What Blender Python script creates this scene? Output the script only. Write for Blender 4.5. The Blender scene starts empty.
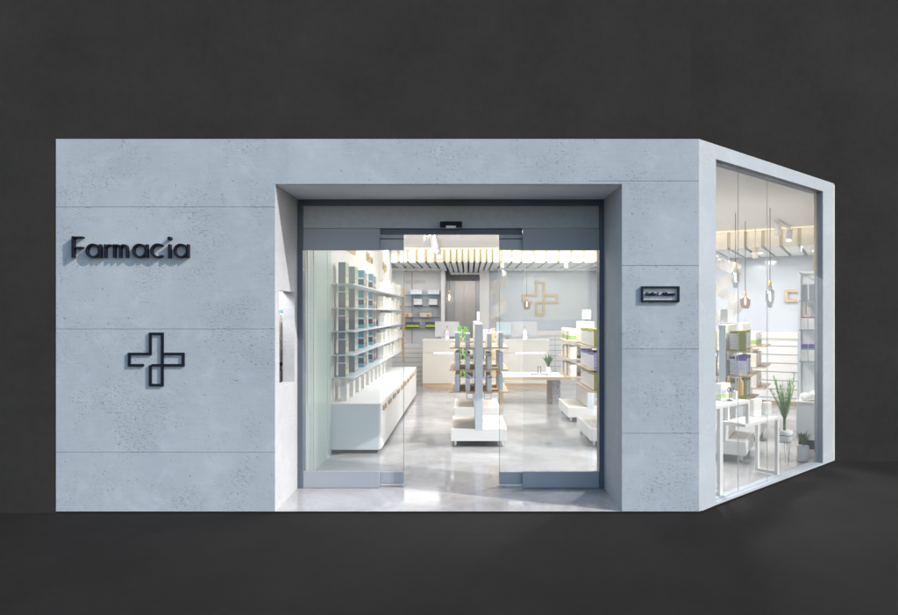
import bpy, bmesh, math, random
from math import sin, cos, pi, radians, sqrt
from mathutils import Vector, Matrix
random.seed(7)
SC = bpy.context.scene
COL = SC.collection

# ------------------------------------------------------------------ camera
D, S, CH = 5.2, 124.0, 1.6          # camera distance to the facade, px per metre there, eye height
VX, VY = 468.0, 313.0
cd = bpy.data.cameras.new('camera'); cam = bpy.data.objects.new('camera', cd); COL.objects.link(cam)
cam.location = (0, -D, CH); cam.rotation_euler = (pi/2, 0, 0)
cd.sensor_width = 36; cd.lens = 36*S*D/898.0
cd.shift_x = -(VX-449)/898.0; cd.shift_y = (VY-307.5)/898.0
cd.clip_end = 500; cd.clip_start = 0.05
SC.camera = cam

# ------------------------------------------------------------------ sky, sun, exposure
to_sun = Vector((2.6, -1.0, 1.88)).normalized()
elev = math.asin(to_sun.z); az = math.atan2(to_sun.x, to_sun.y)      # azimuth clockwise from +y
w = bpy.data.worlds.new('World'); SC.world = w; w.use_nodes = True
nt = w.node_tree; bg = nt.nodes['Background']
sk = nt.nodes.new('ShaderNodeTexSky'); sk.sky_type = 'NISHITA'; sk.sun_disc = False
sk.sun_elevation = elev; sk.sun_rotation = az; sk.air_density = 1.0; sk.dust_density = 1.2; sk.ozone_density = 1.0
nt.links.new(sk.outputs[0], bg.inputs['Color']); bg.inputs['Strength'].default_value = 0.15
sl = bpy.data.lights.new('sun', 'SUN'); sun = bpy.data.objects.new('sun', sl); COL.objects.link(sun)
sl.energy = 2.5; sl.angle = radians(0.5); sl.color = (1.0, 0.955, 0.9)
sun.rotation_euler = to_sun.to_track_quat('Z', 'Y').to_euler(); sun.location = (6, -6, 8)
SC.view_settings.view_transform = 'Standard'; SC.view_settings.look = 'None'
SC.view_settings.gamma = 1; SC.view_settings.exposure = 0.62; SC.view_settings.use_curve_mapping = False
SC.render.engine = 'CYCLES'
SC.cycles.max_bounces = 9; SC.cycles.transparent_max_bounces = 16; SC.cycles.sample_clamp_indirect = 6
SC.cycles.caustics_reflective = False; SC.cycles.caustics_refractive = False

# ------------------------------------------------------------------ materials
MATS = {}
def mat(name, col, rough=0.5, metal=0.0, spec=0.5, emit=None, estr=1.0, noise=0.0, nscale=8.0, bump=0.0):
    if name in MATS: return MATS[name]
    m = bpy.data.materials.new(name); m.use_nodes = True; t = m.node_tree; b = t.nodes['Principled BSDF']
    b.inputs['Base Color'].default_value = (*col, 1); b.inputs['Roughness'].default_value = rough
    b.inputs['Metallic'].default_value = metal; b.inputs['Specular IOR Level'].default_value = spec
    if emit: b.inputs['Emission Color'].default_value = (*emit, 1); b.inputs['Emission Strength'].default_value = estr
    if noise or bump:
        tc = t.nodes.new('ShaderNodeTexCoord'); n = t.nodes.new('ShaderNodeTexNoise')
        n.inputs['Scale'].default_value = nscale; n.inputs['Detail'].default_value = 6
        t.links.new(tc.outputs['Object'], n.inputs['Vector'])
        if noise:
            r = t.nodes.new('ShaderNodeValToRGB'); r.color_ramp.elements[0].position = .3; r.color_ramp.elements[1].position = .7
            r.color_ramp.elements[0].color = (*[c*(1-noise) for c in col], 1); r.color_ramp.elements[1].color = (*[min(1, c*(1+noise)) for c in col], 1)
            t.links.new(n.outputs['Fac'], r.inputs['Fac']); t.links.new(r.outputs[0], b.inputs['Base Color'])
        if bump:
            bp = t.nodes.new('ShaderNodeBump'); bp.inputs['Strength'].default_value = bump; bp.inputs['Distance'].default_value = .01
            t.links.new(n.outputs['Fac'], bp.inputs['Height']); t.links.new(bp.outputs[0], b.inputs['Normal'])
    MATS[name] = m; return m

def N(t, kind, **kw):
    n = t.nodes.new(kind)
    for k, v in kw.items():
        if k in n.inputs: n.inputs[k].default_value = v
        else: setattr(n, k, v)
    return n
def mathn(t, op, a, b=None, c=None):
    n = t.nodes.new('ShaderNodeMath'); n.operation = op
    for i, v in enumerate((a, b, c)):
        if v is None: continue
        if isinstance(v, (int, float)): n.inputs[i].default_value = v
        else: t.links.new(v, n.inputs[i])
    return n.outputs[0]
def mapr(t, v, a, b, c=0.0, d=1.0):
    n = t.nodes.new('ShaderNodeMapRange'); t.links.new(v, n.inputs[0])
    for i, x in enumerate((a, b, c, d)): n.inputs[i+1].default_value = x
    return n.outputs[0]
def mixc(t, f, a, b):
    n = t.nodes.new('ShaderNodeMix'); n.data_type = 'RGBA'
    if isinstance(f, (int, float)): n.inputs['Factor'].default_value = f
    else: t.links.new(f, n.inputs['Factor'])
    for s, v in ((6, a), (7, b)):
        if isinstance(v, tuple): n.inputs[s].default_value = (*v, 1)
        else: t.links.new(v, n.inputs[s])
    return n.outputs[2]

def concrete(name, base, light, pit, amount=1.0):
    """fair-faced concrete: cloudy tone, board streaks, patches of fine pits"""
    m = bpy.data.materials.new(name); m.use_nodes = True; t = m.node_tree; b = t.nodes['Principled BSDF']
    tc = t.nodes.new('ShaderNodeTexCoord').outputs['Object']
    def noise(sc, det=5, rough=.55, vec=tc, dist=0.0):
        n = t.nodes.new('ShaderNodeTexNoise'); n.inputs['Scale'].default_value = sc; n.inputs['Detail'].default_value = det
        n.inputs['Roughness'].default_value = rough; n.inputs['Distortion'].default_value = dist
        t.links.new(vec, n.inputs['Vector']); return n.outputs['Fac']
    cloud = mapr(t, noise(1.3), .3, .7)
    fine = mapr(t, noise(9, 8, .7), .3, .7)
    mp = t.nodes.new('ShaderNodeMapping'); mp.inputs['Scale'].default_value = (5, 5, 42); t.links.new(tc, mp.inputs['Vector'])
    streak = mapr(t, noise(1, 5, .6, mp.outputs[0]), .35, .65)
    f = mathn(t, 'ADD', mathn(t, 'MULTIPLY', cloud, .6), mathn(t, 'ADD', mathn(t, 'MULTIPLY', fine, .3), mathn(t, 'MULTIPLY', streak, .2)))
    c = mixc(t, f, base, light)
    c = mixc(t, mathn(t, 'MULTIPLY', mapr(t, noise(3.6, 7, .7, dist=.6), .52, .66), .28), c, tuple(min(.8, q*1.22) for q in light))
    patch = mapr(t, noise(2.0, 6, .66, dist=.3), .465, .60)
    pits = mapr(t, noise(55, 5, .8), .54, .63)
    mp2 = t.nodes.new('ShaderNodeMapping'); mp2.inputs['Scale'].default_value = (30, 30, 75); t.links.new(tc, mp2.inputs['Vector'])
    pits2 = mapr(t, noise(1, 3, .6, mp2.outputs[0]), .57, .66)
    p = mathn(t, 'MULTIPLY', mathn(t, 'MAXIMUM', pits, pits2), patch)
    sparse = mathn(t, 'MULTIPLY', mapr(t, noise(26, 3, .6), .66, .70), .9)
    p = mathn(t, 'MULTIPLY', mathn(t, 'MAXIMUM', p, sparse), amount)
    c = mixc(t, mathn(t, 'MULTIPLY', p, .46), c, pit)
    sx = t.nodes.new('ShaderNodeSeparateXYZ'); t.links.new(tc, sx.inputs[0])
    cb = t.nodes.new('ShaderNodeCombineXYZ'); t.links.new(mathn(t, 'FLOOR', mathn(t, 'MULTIPLY', mathn(t, 'ADD', sx.outputs[0], 2.39), 1.06)), cb.inputs[0])
    t.links.new(mathn(t, 'FLOOR', mathn(t, 'MULTIPLY', mathn(t, 'ADD', sx.outputs[2], .53), 1.01)), cb.inputs[2])
    wn = t.nodes.new('ShaderNodeTexWhiteNoise'); t.links.new(cb.outputs[0], wn.inputs['Vector'])
    c = mixc(t, mathn(t, 'MULTIPLY', wn.outputs['Value'], .13), c, tuple(q*.72 for q in base))
    # faint warm rust weeping
    rust = mathn(t, 'MULTIPLY', mapr(t, noise(3.3, 6, .7), .62, .72), .22*amount)
    c = mixc(t, rust, c, (.40, .36, .32))
    t.links.new(c, b.inputs['Base Color']); b.inputs['Roughness'].default_value = .8; b.inputs['Specular IOR Level'].default_value = .25
    h = mathn(t, 'SUBTRACT', mathn(t, 'MULTIPLY', fine, .35), p)
    bp = t.nodes.new('ShaderNodeBump'); bp.inputs['Strength'].default_value = .45; bp.inputs['Distance'].default_value = .004
    t.links.new(h, bp.inputs['Height']); t.links.new(bp.outputs[0], b.inputs['Normal'])
    MATS[name] = m; return m

def glass(name, tint=(1, 1, 1), rough=0.0, refl=1.3, milk=0.0, milkcol=(.9, .92, .92)):
    m = bpy.data.materials.new(name); m.use_nodes = True; t = m.node_tree; t.nodes.clear()
    o = t.nodes.new('ShaderNodeOutputMaterial'); tr = t.nodes.new('ShaderNodeBsdfTransparent'); tr.inputs[0].default_value = (*tint, 1)
    g = t.nodes.new('ShaderNodeBsdfGlossy'); g.inputs['Roughness'].default_value = rough
    ge = t.nodes.new('ShaderNodeNewGeometry'); vm = t.nodes.new('ShaderNodeVectorMath'); vm.operation = 'DOT_PRODUCT'
    t.links.new(ge.outputs['Incoming'], vm.inputs[0]); t.links.new(ge.outputs['Normal'], vm.inputs[1])
    cs = mathn(t, 'ABSOLUTE', vm.outputs['Value'])
    f = mathn(t, 'MULTIPLY', mathn(t, 'ADD', mathn(t, 'MULTIPLY', mathn(t, 'POWER', mathn(t, 'SUBTRACT', 1.0, cs), 5.0), .96), .035), refl)
    mx = t.nodes.new('ShaderNodeMixShader'); t.links.new(f, mx.inputs[0]); t.links.new(tr.outputs[0], mx.inputs[1]); t.links.new(g.outputs[0], mx.inputs[2])
    last = mx
    if milk:
        df = t.nodes.new('ShaderNodeBsdfDiffuse'); df.inputs[0].default_value = (*milkcol, 1)
        tl = t.nodes.new('ShaderNodeBsdfTranslucent'); tl.inputs[0].default_value = (*milkcol, 1)
        a = t.nodes.new('ShaderNodeMixShader'); a.inputs[0].default_value = .5; t.links.new(df.outputs[0], a.inputs[1]); t.links.new(tl.outputs[0], a.inputs[2])
        m2 = t.nodes.new('ShaderNodeMixShader'); m2.inputs[0].default_value = milk; t.links.new(mx.outputs[0], m2.inputs[1]); t.links.new(a.outputs[0], m2.inputs[2]); last = m2
    t.links.new(last.outputs[0], o.inputs[0]); MATS[name] = m; return m

def marble(name):
    m = bpy.data.materials.new(name); m.use_nodes = True; t = m.node_tree; b = t.nodes['Principled BSDF']
    tc = t.nodes.new('ShaderNodeTexCoord').outputs['Object']
    def noise(sc, det, rough, dist=0.0):
        n = t.nodes.new('ShaderNodeTexNoise'); n.inputs['Scale'].default_value = sc; n.inputs['Detail'].default_value = det
        n.inputs['Roughness'].default_value = rough; n.inputs['Distortion'].default_value = dist; t.links.new(tc, n.inputs['Vector']); return n.outputs['Fac']
    c = mixc(t, mapr(t, noise(1.4, 9, .68, .5), .36, .64), (.28, .28, .285), (.47, .475, .495))
    v = noise(1.7, 9, .65, 1.1)
    vein = mapr(t, mathn(t, 'ABSOLUTE', mathn(t, 'SUBTRACT', v, .5)), .0, .03, 1, 0)
    c = mixc(t, mathn(t, 'MULTIPLY', vein, .4), c, (.40, .37, .35))
    spk = mapr(t, noise(60, 3, .6), .66, .72)
    c = mixc(t, mathn(t, 'MULTIPLY', spk, .35), c, (.3, .29, .3))
    br = t.nodes.new('ShaderNodeTexBrick'); br.offset = 0; br.inputs['Scale'].default_value = 1.0; br.inputs['Mortar Size'].default_value = .0022
    br.inputs['Brick Width'].default_value = .9; br.inputs['Row Height'].default_value = .9; t.links.new(tc, br.inputs['Vector'])
    c = mixc(t, mathn(t, 'MULTIPLY', br.outputs['Fac'], .35), c, (.33, .32, .31))
    t.links.new(c, b.inputs['Base Color'])
    r = mapr(t, noise(5, 5, .6), .3, .7, .06, .13); t.links.new(r, b.inputs['Roughness']); b.inputs['Specular IOR Level'].default_value = .5
    MATS[name] = m; return m

def plaster(name, a, bcol, sc=1.1):
    m = bpy.data.materials.new(name); m.use_nodes = True; t = m.node_tree; b = t.nodes['Principled BSDF']
    tc = t.nodes.new('ShaderNodeTexCoord').outputs['Object']
    n = N(t, 'ShaderNodeTexNoise', Scale=sc, Detail=8.0, Roughness=.62); t.links.new(tc, n.inputs['Vector'])
    n2 = N(t, 'ShaderNodeTexNoise', Scale=13.0, Detail=6.0, Roughness=.7); t.links.new(tc, n2.inputs['Vector'])
    f = mathn(t, 'ADD', mathn(t, 'MULTIPLY', mapr(t, n.outputs['Fac'], .3, .7), .65), mathn(t, 'MULTIPLY', mapr(t, n2.outputs['Fac'], .3, .7), .35))
    t.links.new(mixc(t, f, a, bcol), b.inputs['Base Color']); b.inputs['Roughness'].default_value = .95; b.inputs['Specular IOR Level'].default_value = .1
    bp = t.nodes.new('ShaderNodeBump'); bp.inputs['Strength'].default_value = .15; bp.inputs['Distance'].default_value = .004
    t.links.new(n2.outputs['Fac'], bp.inputs['Height']); t.links.new(bp.outputs[0], b.inputs['Normal'])
    MATS[name] = m; return m

def wood(name, a, bcol, axis=0):
    m = bpy.data.materials.new(name); m.use_nodes = True; t = m.node_tree; b = t.nodes['Principled BSDF']
    tc = t.nodes.new('ShaderNodeTexCoord').outputs['Object']
    mp = t.nodes.new('ShaderNodeMapping'); sc = [26, 26, 26]; sc[axis] = 2.2; mp.inputs['Scale'].default_value = sc; t.links.new(tc, mp.inputs['Vector'])
    n = N(t, 'ShaderNodeTexNoise', Scale=1.0, Detail=6.0, Roughness=.6); t.links.new(mp.outputs[0], n.inputs['Vector'])
    t.links.new(mixc(t, mapr(t, n.outputs['Fac'], .3, .7), a, bcol), b.inputs['Base Color']); b.inputs['Roughness'].default_value = .45
    MATS[name] = m; return m

def carton(name, base, bands=(), print_col=None, z0=.35, z1=.8, rough=.45, side=None):
    """printed cardboard: colour bands by height (generated coords) and rows of small print"""
    m = bpy.data.materials.new(name); m.use_nodes = True; t = m.node_tree; b = t.nodes['Principled BSDF']
    tc = t.nodes.new('ShaderNodeTexCoord').outputs['Generated']
    sp = t.nodes.new('ShaderNodeSeparateXYZ'); t.links.new(tc, sp.inputs[0]); x, y, z = sp.outputs
    c = base
    def rng(v, lo, hi): return mathn(t, 'MULTIPLY', mathn(t, 'GREATER_THAN', v, lo), mathn(t, 'LESS_THAN', v, hi))
    if print_col:
        h = mathn(t, 'ADD', x, y)
        mp = t.nodes.new('ShaderNodeMapping'); mp.inputs['Scale'].default_value = (14, 14, 13); t.links.new(tc, mp.inputs['Vector'])
        vn = N(t, 'ShaderNodeTexNoise', Scale=1.0, Detail=2.0); t.links.new(mp.outputs[0], vn.inputs['Vector'])
        rows = mathn(t, 'GREATER_THAN', mathn(t, 'FRACT', mathn(t, 'MULTIPLY', z, 9)), .55)
        msk = mathn(t, 'MULTIPLY', mathn(t, 'MULTIPLY', rows, rng(z, z0, z1)), mathn(t, 'GREATER_THAN', vn.outputs['Fac'], .47))
        msk = mathn(t, 'MULTIPLY', msk, .7)
        c = mixc(t, msk, c, print_col)
    for (lo, hi, col) in bands:
        c = mixc(t, rng(z, lo, hi), c, col)
    if side:
        ge = t.nodes.new('ShaderNodeNewGeometry'); s2 = t.nodes.new('ShaderNodeSeparateXYZ'); t.links.new(ge.outputs['True Normal'], s2.inputs[0])
        sc2 = side[0]
        for (lo, hi, col) in side[1]: sc2 = mixc(t, rng(z, lo, hi), sc2, col)
        c = mixc(t, mathn(t, 'GREATER_THAN', s2.outputs[0], .5), c, sc2)
    if isinstance(c, tuple): b.inputs['Base Color'].default_value = (*c, 1)
    else: t.links.new(c, b.inputs['Base Color'])
    b.inputs['Roughness'].default_value = rough; MATS[name] = m; return m

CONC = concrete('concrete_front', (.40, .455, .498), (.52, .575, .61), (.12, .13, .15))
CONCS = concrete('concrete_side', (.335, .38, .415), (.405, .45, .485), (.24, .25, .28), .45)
CONCJ = concrete('concrete_reveal', (.40, .422, .453), (.48, .498, .525), (.25, .24, .23), .7)
DARK = plaster('charcoal_plaster', (.0295, .0282, .0268), (.0490, .0470, .0446))
GRND = plaster('charcoal_ground', (.0140, .0134, .0128), (.0228, .0219, .0209))
FLOOR = marble('polished_stone')
FRAME = mat('frame_metal', (.105, .13, .17), .45, .0)
PANEL = mat('panel_metal', (.44, .475, .515), .5, .0, noise=.06, nscale=20)
RAILM = mat('rail_metal', (.345, .375, .41), .45, .0)
BLACK = mat('black_metal', (.007, .010, .020), .6, spec=.25)
GLASS = glass('door_glass', (.985, .992, .99), milk=.032, milkcol=(.80, .84, .88))
GREEN = glass('green_glass', (.80, .88, .85), milk=.12, milkcol=(.55, .68, .62))
SGLASS = glass('shelf_glass', (.80, .87, .90), refl=1.0, milk=.25, milkcol=(.45, .55, .60))
WHITE = mat('white_laminate', (.80, .80, .79), .4)
WARMW = mat('warm_white', (.68, .65, .60), .55, noise=.02, nscale=3)
CREAM = mat('cream_paint', (.80, .77, .70), .6)
CEIL = mat('ceiling_paint', (.80, .795, .79), .8, noise=.015, nscale=2)
GREYW = mat('grey_laminate', (.60, .66, .71), .35)
STEELW = mat('pale_metal', (.60, .66, .71), .35, .1)
BLUEW = mat('blue_wall', (.51, .555, .62), .13, spec=.5)
GREYP = mat('grey_panel', (.50, .50, .51), .5, noise=.03, nscale=2)
BEIGEP = mat('beige_panel', (.62, .58, .54), .45, noise=.04, nscale=3)
WOOD = wood('oak', (.42, .29, .17), (.58, .43, .28), 1)
WOODX = wood('oak_long', (.45, .32, .19), (.62, .47, .31), 0)
GOLD = mat('gold_paint', (.55, .36, .10), .35, .5)
GOLDW = mat('gold_wood', (.50, .37, .22), .45)
GREYB = mat('grey_board', (.27, .30, .36), .5)
GAP = mat('shadow_joint', (.10, .11, .12), .8)
GREENW = mat('pale_green_panel', (.40, .48, .45), .3)
LAMPE = mat('lamp_face', (1, 1, 1), .5, emit=(1, .93, .82), estr=5)
STRIP = mat('light_strip', (1, 1, 1), .5, emit=(1, .97, .9), estr=2.2)
DIFF = mat('diffuser', (.9, .9, .9), .5, emit=(1, .96, .9), estr=3.0)
LEAF = mat('leaf_green', (.07, .20, .05), .5, noise=.3, nscale=20)
LEAFL = mat('leaf_light', (.24, .50, .08), .5, noise=.3, nscale=20)
LEAFD = mat('leaf_dark', (.03, .10, .035), .5, noise=.35, nscale=25)
CERAM = mat('white_ceramic', (.80, .80, .80), .2)
TERR = mat('terrazzo', (.33, .34, .36), .5, noise=.5, nscale=35)
AMBER = mat('amber_glass', (.55, .36, .10), .15)
COVE = mat('cove_diffuser', (.9, .85, .7), .5, emit=(1, .85, .6), estr=.5)
SCREEN = mat('screen', (.5, .6, .65), .2, emit=(.55, .68, .72), estr=.35)
BROWN = mat('dark_brown', (.05, .02, .02), .5)
NAVY = mat('navy', (.02, .05, .15), .4)
RIBBON = glass('frosted_ribbon', (.95, .95, .95), milk=.72, milkcol=(.80, .79, .78))
SMOKE = glass('smoky_glass', (.84, .78, .76), milk=.13, milkcol=(.42, .34, .32))
SEAG = glass('grey_green_glass', (.82, .85, .86), milk=.14, milkcol=(.38, .43, .46))
CLEARG = glass('clear_glass', (.88, .88, .84), milk=.1)
BULB = mat('bulb', (1, 1, 1), .3, emit=(1, .85, .6), estr=4)

# ------------------------------------------------------------------ mesh helpers
class MB:
    def __init__(s): s.v = []; s.f = []; s.m = []; s.mi = 0; s.sm = []; s.smooth = False; s.M = Matrix.Identity(4)
    def add(s, vs, fs):
        o = len(s.v); s.v += [tuple(s.M @ Vector(p)) for p in vs]
        s.f += [tuple(i+o for i in f) for f in fs]; s.m += [s.mi]*len(fs); s.sm += [s.smooth]*len(fs)
    def box(s, x0, x1, y0, y1, z0, z1):
        s.add([(x0,y0,z0),(x1,y0,z0),(x1,y1,z0),(x0,y1,z0),(x0,y0,z1),(x1,y0,z1),(x1,y1,z1),(x0,y1,z1)],
              [(0,3,2,1),(4,5,6,7),(0,1,5,4),(1,2,6,5),(2,3,7,6),(3,0,4,7)]); return s
    def prism(s, pts, z0, z1):
        n = len(pts); a = sum(pts[i][0]*pts[(i+1)%n][1]-pts[(i+1)%n][0]*pts[i][1] for i in range(n))
        if a < 0: pts = pts[::-1]
        s.add([(x,y,z0) for x,y in pts]+[(x,y,z1) for x,y in pts],
              [tuple(range(n))[::-1], tuple(range(n,2*n))]+[(i,(i+1)%n,(i+1)%n+n,i+n) for i in range(n)]); return s
    def lathe(s, prof, cx=0, cy=0, seg=20, z=0):
        vs = []; fs = []; k = len(prof)
        for i in range(seg):
            a = 2*pi*i/seg
            for r, h in prof: vs.append((cx+r*cos(a), cy+r*sin(a), z+h))
        for i in range(seg):
            j = (i+1) % seg
            for q in range(k-1): fs.append((i*k+q, j*k+q, j*k+q+1, i*k+q+1))
        if prof[0][0] > 1e-5: fs.append(tuple(i*k for i in range(seg))[::-1])
        if prof[-1][0] > 1e-5: fs.append(tuple(i*k+k-1 for i in range(seg)))
        s.smooth = True; s.add(vs, fs); s.smooth = False; return s
    def tube(s, pts, r, seg=8):
        pts = [Vector(p) for p in pts]; vs = []; fs = []; n = len(pts); rr = r if isinstance(r, (list, tuple)) else [r]*n
        for i, p in enumerate(pts):
            d = (pts[min(i+1, n-1)]-pts[max(i-1, 0)]).normalized()
            u = d.cross(Vector((0, 0, 1)));
            if u.length < 1e-3: u = d.cross(Vector((1, 0, 0)))
            u.normalize(); v = d.cross(u)
            for k in range(seg):
                a = 2*pi*k/seg; vs.append(tuple(p+(u*cos(a)+v*sin(a))*rr[i]))
        for i in range(n-1):
            for k in range(seg):
                fs.append((i*seg+k, i*seg+(k+1)%seg, (i+1)*seg+(k+1)%seg, (i+1)*seg+k))
        fs.append(tuple(range(seg))[::-1]); fs.append(tuple((n-1)*seg+k for k in range(seg)))
        s.smooth = True; s.add(vs, fs); s.smooth = False; return s
    def mesh(s, name, mats, bevel=0):
        me = bpy.data.meshes.new(name); me.from_pydata(s.v, [], s.f)
        for mm in (mats if isinstance(mats, (list, tuple)) else [mats]): me.materials.append(mm)
        me.polygons.foreach_set('material_index', s.m); me.polygons.foreach_set('use_smooth', s.sm)
        bm = bmesh.new(); bm.from_mesh(me); bmesh.ops.recalc_face_normals(bm, faces=bm.faces)
        if bevel:
            es = [e for e in bm.edges if len(e.link_faces) == 2 and e.calc_face_angle(0) > .6]
            bmesh.ops.bevel(bm, geom=es, offset=bevel, segments=2, profile=.6, affect='EDGES')
        bm.to_mesh(me); bm.free(); me.update(); return me
    def build(s, name, mats, parent=None, loc=None, rotz=0, bevel=0):
        return link(name, s.mesh(name, mats, bevel), parent, loc, rotz)
def link(name, me, parent=None, loc=None, rotz=0):
    o = bpy.data.objects.new(name, me); COL.objects.link(o)
    if parent: o.parent = parent
    if loc is not None: o.location = loc
    o.rotation_euler = (0, 0, rotz); return o
def tag(o, label, cat, group=None, kind=None):
    if label: o['label'] = label
    if cat: o['category'] = cat
    if group: o['group'] = group
    if kind: o['kind'] = kind
    return o
def thing(name, label, cat, loc=(0,0,0), rotz=0, group=None):
    o = bpy.data.objects.new(name, None); COL.objects.link(o); o.empty_display_size = .1
    o.location = loc; o.rotation_euler = (0, 0, rotz); return tag(o, label, cat, group)
def box(name, m, b, parent=None, bevel=0): return MB().box(*b).build(name, m, parent, bevel=bevel)
def copy_tree(o, loc, label, rotz=None, group=None):
    def rec(s, par):
        c = s.copy(); COL.objects.link(c)
        if par: c.parent = par
        for ch in [q for q in SRC.get(s.name, [])]: rec(ch, c)
        return c
    SRC = {}
    for q in list(bpy.data.objects):
        if q.parent: SRC.setdefault(q.parent.name, []).append(q)
    r = rec(o, None); r.location = loc; r['label'] = label
    if rotz is not None: r.rotation_euler = (0, 0, rotz)
    if group: r['group'] = group
    return r
def text_mesh(name, s, size, m, parent, loc, rot, ext=.004, shear=0.0, width=None, bold=0.0, align='CENTER'):
    c = bpy.data.curves.new(name, 'FONT'); c.body = s; c.size = size; c.extrude = ext; c.align_x = align; c.align_y = 'CENTER'; c.shear = shear; c.offset = bold
    t = bpy.data.objects.new(name+'_src', c); COL.objects.link(t); bpy.context.view_layer.update()
    me = bpy.data.meshes.new_from_object(t.evaluated_get(bpy.context.evaluated_depsgraph_get())); bpy.data.objects.remove(t)
    me.materials.clear(); me.materials.append(m); me.name = name
    o = bpy.data.objects.new(name, me); COL.objects.link(o); o.location = loc; o.rotation_euler = rot
    if width:
        xs = [v.co.x for v in me.vertices]; k = width/max(1e-6, max(xs)-min(xs)); me.transform(Matrix.Scale(k, 4, (1, 0, 0)))
    if parent: o.parent = parent
    return o
# area lamps: cove strips over the baffles, and added fill lamps
def area(name, loc, sx, sy, e, col, parent=None, rot=(0,0,0)):
    l = bpy.data.lights.new(name, 'AREA'); l.shape = 'RECTANGLE'; l.size = sx; l.size_y = sy; l.energy = e; l.color = col
    o = bpy.data.objects.new(name, l); COL.objects.link(o); o.location = loc; o.rotation_euler = rot
    if parent: o.parent = parent
    return o
WARM = (1, .86, .62); NEUT = (1, .98, .965)
def PX(px, r): return (px-VX)/(S*r)
def PZ(py, r): return CH-(py-VY)/(S*r)
def PY(r): return D*(1/r-1)
ORD = ['first','second','third','fourth','fifth','sixth','seventh','eighth','ninth','tenth','eleventh','twelfth','thirteenth','fourteenth','fifteenth','sixteenth','seventeenth','eighteenth']
ROWS = ['top','second','third','fourth','bottom']

# side face frame: e along the face, n into the shop
C0 = Vector((1.863, 0)); E = Vector((.762, .648)); NI = Vector((-.648, .762))
def F(s, n): p = C0+E*s+NI*n; return (p.x, p.y)
AE = math.atan2(.648, .762)

# ================================================================== SETTING
g = MB(); g.add([(-150,-150,-.012),(150,-150,-.012),(150,150,-.012),(-150,150,-.012)], [(0,1,2,3)])
tag(g.build('ground', GRND), 'flat charcoal ground in front of the pharmacy', 'ground', kind='structure')

ZT = 3.003
d = MB()
d.box(-26, -3.3245, .004, .4, -.012, ZT+.003)          # added surround left of the shop
d.box(-26, 1.80, .004, .4, ZT+.003, 13)               # added surround above the shop front
d.box(3.975, 30, 1.82, 2.2, -.012, ZT+.003)
d.box(1.55, 30, 1.82, 2.2, ZT+.003, 13)
w_ = thing('charcoal_backdrop', 'added tall charcoal building that surrounds the pale pharmacy', 'backdrop')  # added stand-in for the blank dark surround, stepped so no shadow shows
d.build('wall', DARK, w_)

# shop floor
g = MB(); FY = 17.0-D
fl = [(-1.556,0),(1.242,0),(1.242,.02),(1.9,.02),F(.267,.0),F(2.5,0),(4.1,1.95),(7.5,8),(7.5,13),(-3,13),(-3,.7),(-1.556,.7)]
g.add([(x, y, 0) for x, y in fl], [tuple(range(len(fl)))])
tag(g.build('floor', FLOOR), 'pale polished stone floor of the pharmacy', 'floor', kind='structure')

# ================================================================== PHARMACY BUILDING
B = thing('pharmacy_building', 'pale concrete corner pharmacy with wide glass entrance and slanted side window', 'shop')
XL, XP0, XP1, XC = -3.323, -1.556, 1.242, 1.863
ZP = 2.640
gp = .0015
def slab(mb, x0, x1, z0, z1, y1=.012): mb.box(x0+gp*0, x1, 0, y1, z0+gp, z1-gp)
f = MB()
# facing slabs: left column, lintel band, right pier (joint heights read off the photograph)
lz = [0, 0.479, 1.471, 2.455, ZT]
rz = [0, .63, 1.31, 1.983, 2.665, ZT]
for a, b_ in zip(lz[:-1], lz[1:]): f.box(XL, XP0, 0, .014, a+(gp if a else 0), b_-(gp if b_ < ZT else 0))
f.box(XP0, .985, 0, .014, ZP, ZT)
for a, b_ in zip(rz[:-2], rz[1:-1]): f.box(XP1 if True else 0, XC, 0, .014, a+(gp if a else 0), b_-gp)
f.box(.985, XC, 0, .014, 2.665+gp, ZT)
f.box(.985, XP1, 0, .014, ZP, 2.665-gp)
f.build('facade_slab', CONC, B)
k = MB()
k.mi = 0
k.box(XL, -1.75, .014, .16, 0, ZT-.001)
k.box(-1.75, XP0-.108, .014, .10, 0, ZT-.001)
k.box(XP0-.001, 1.86, .014, .688, ZP+.001, ZT-.001)
k.build('facade_core', CONC, B)
# left reveal with a small display opening in it
j = MB(); JX0 = XP0-.106
WY0, WY1, WZ0, WZ1 = .118, .585, .985, 1.787
j.box(JX0, XP0, .014, WY0, 0, ZP)
j.box(JX0, XP0, WY1, .70, 0, ZP)
j.box(JX0, XP0, WY0, WY1, 0, WZ0)
j.box(JX0, XP0, WY0, WY1, WZ1, ZP)
j.build('entrance_reveal', CONCJ, B)
MB().prism([(XP1,.014),(XC-.012,.014),(XC+.18,.158),F(.25,.165),(1.50,.72),(XP1,.72)], 0, ZP).build('entrance_reveal', CONCJ, B)
MB().prism([(1.45,.014),(XC-.012,.014),F(.24,.165),(1.55,.69)], ZP+.002, ZT-.002).build('facade_core', CONC, B)
s_ = MB(); s_.box(XP0+.001, XP1-.001, .016, .69, ZP-.004, ZP+.0005); s_.build('entrance_soffit', mat('soffit_lightened', (.76,.79,.83), .8, noise=.02, nscale=3), B)  # soffit colour raised to stand in for missing floor bounce light
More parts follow.
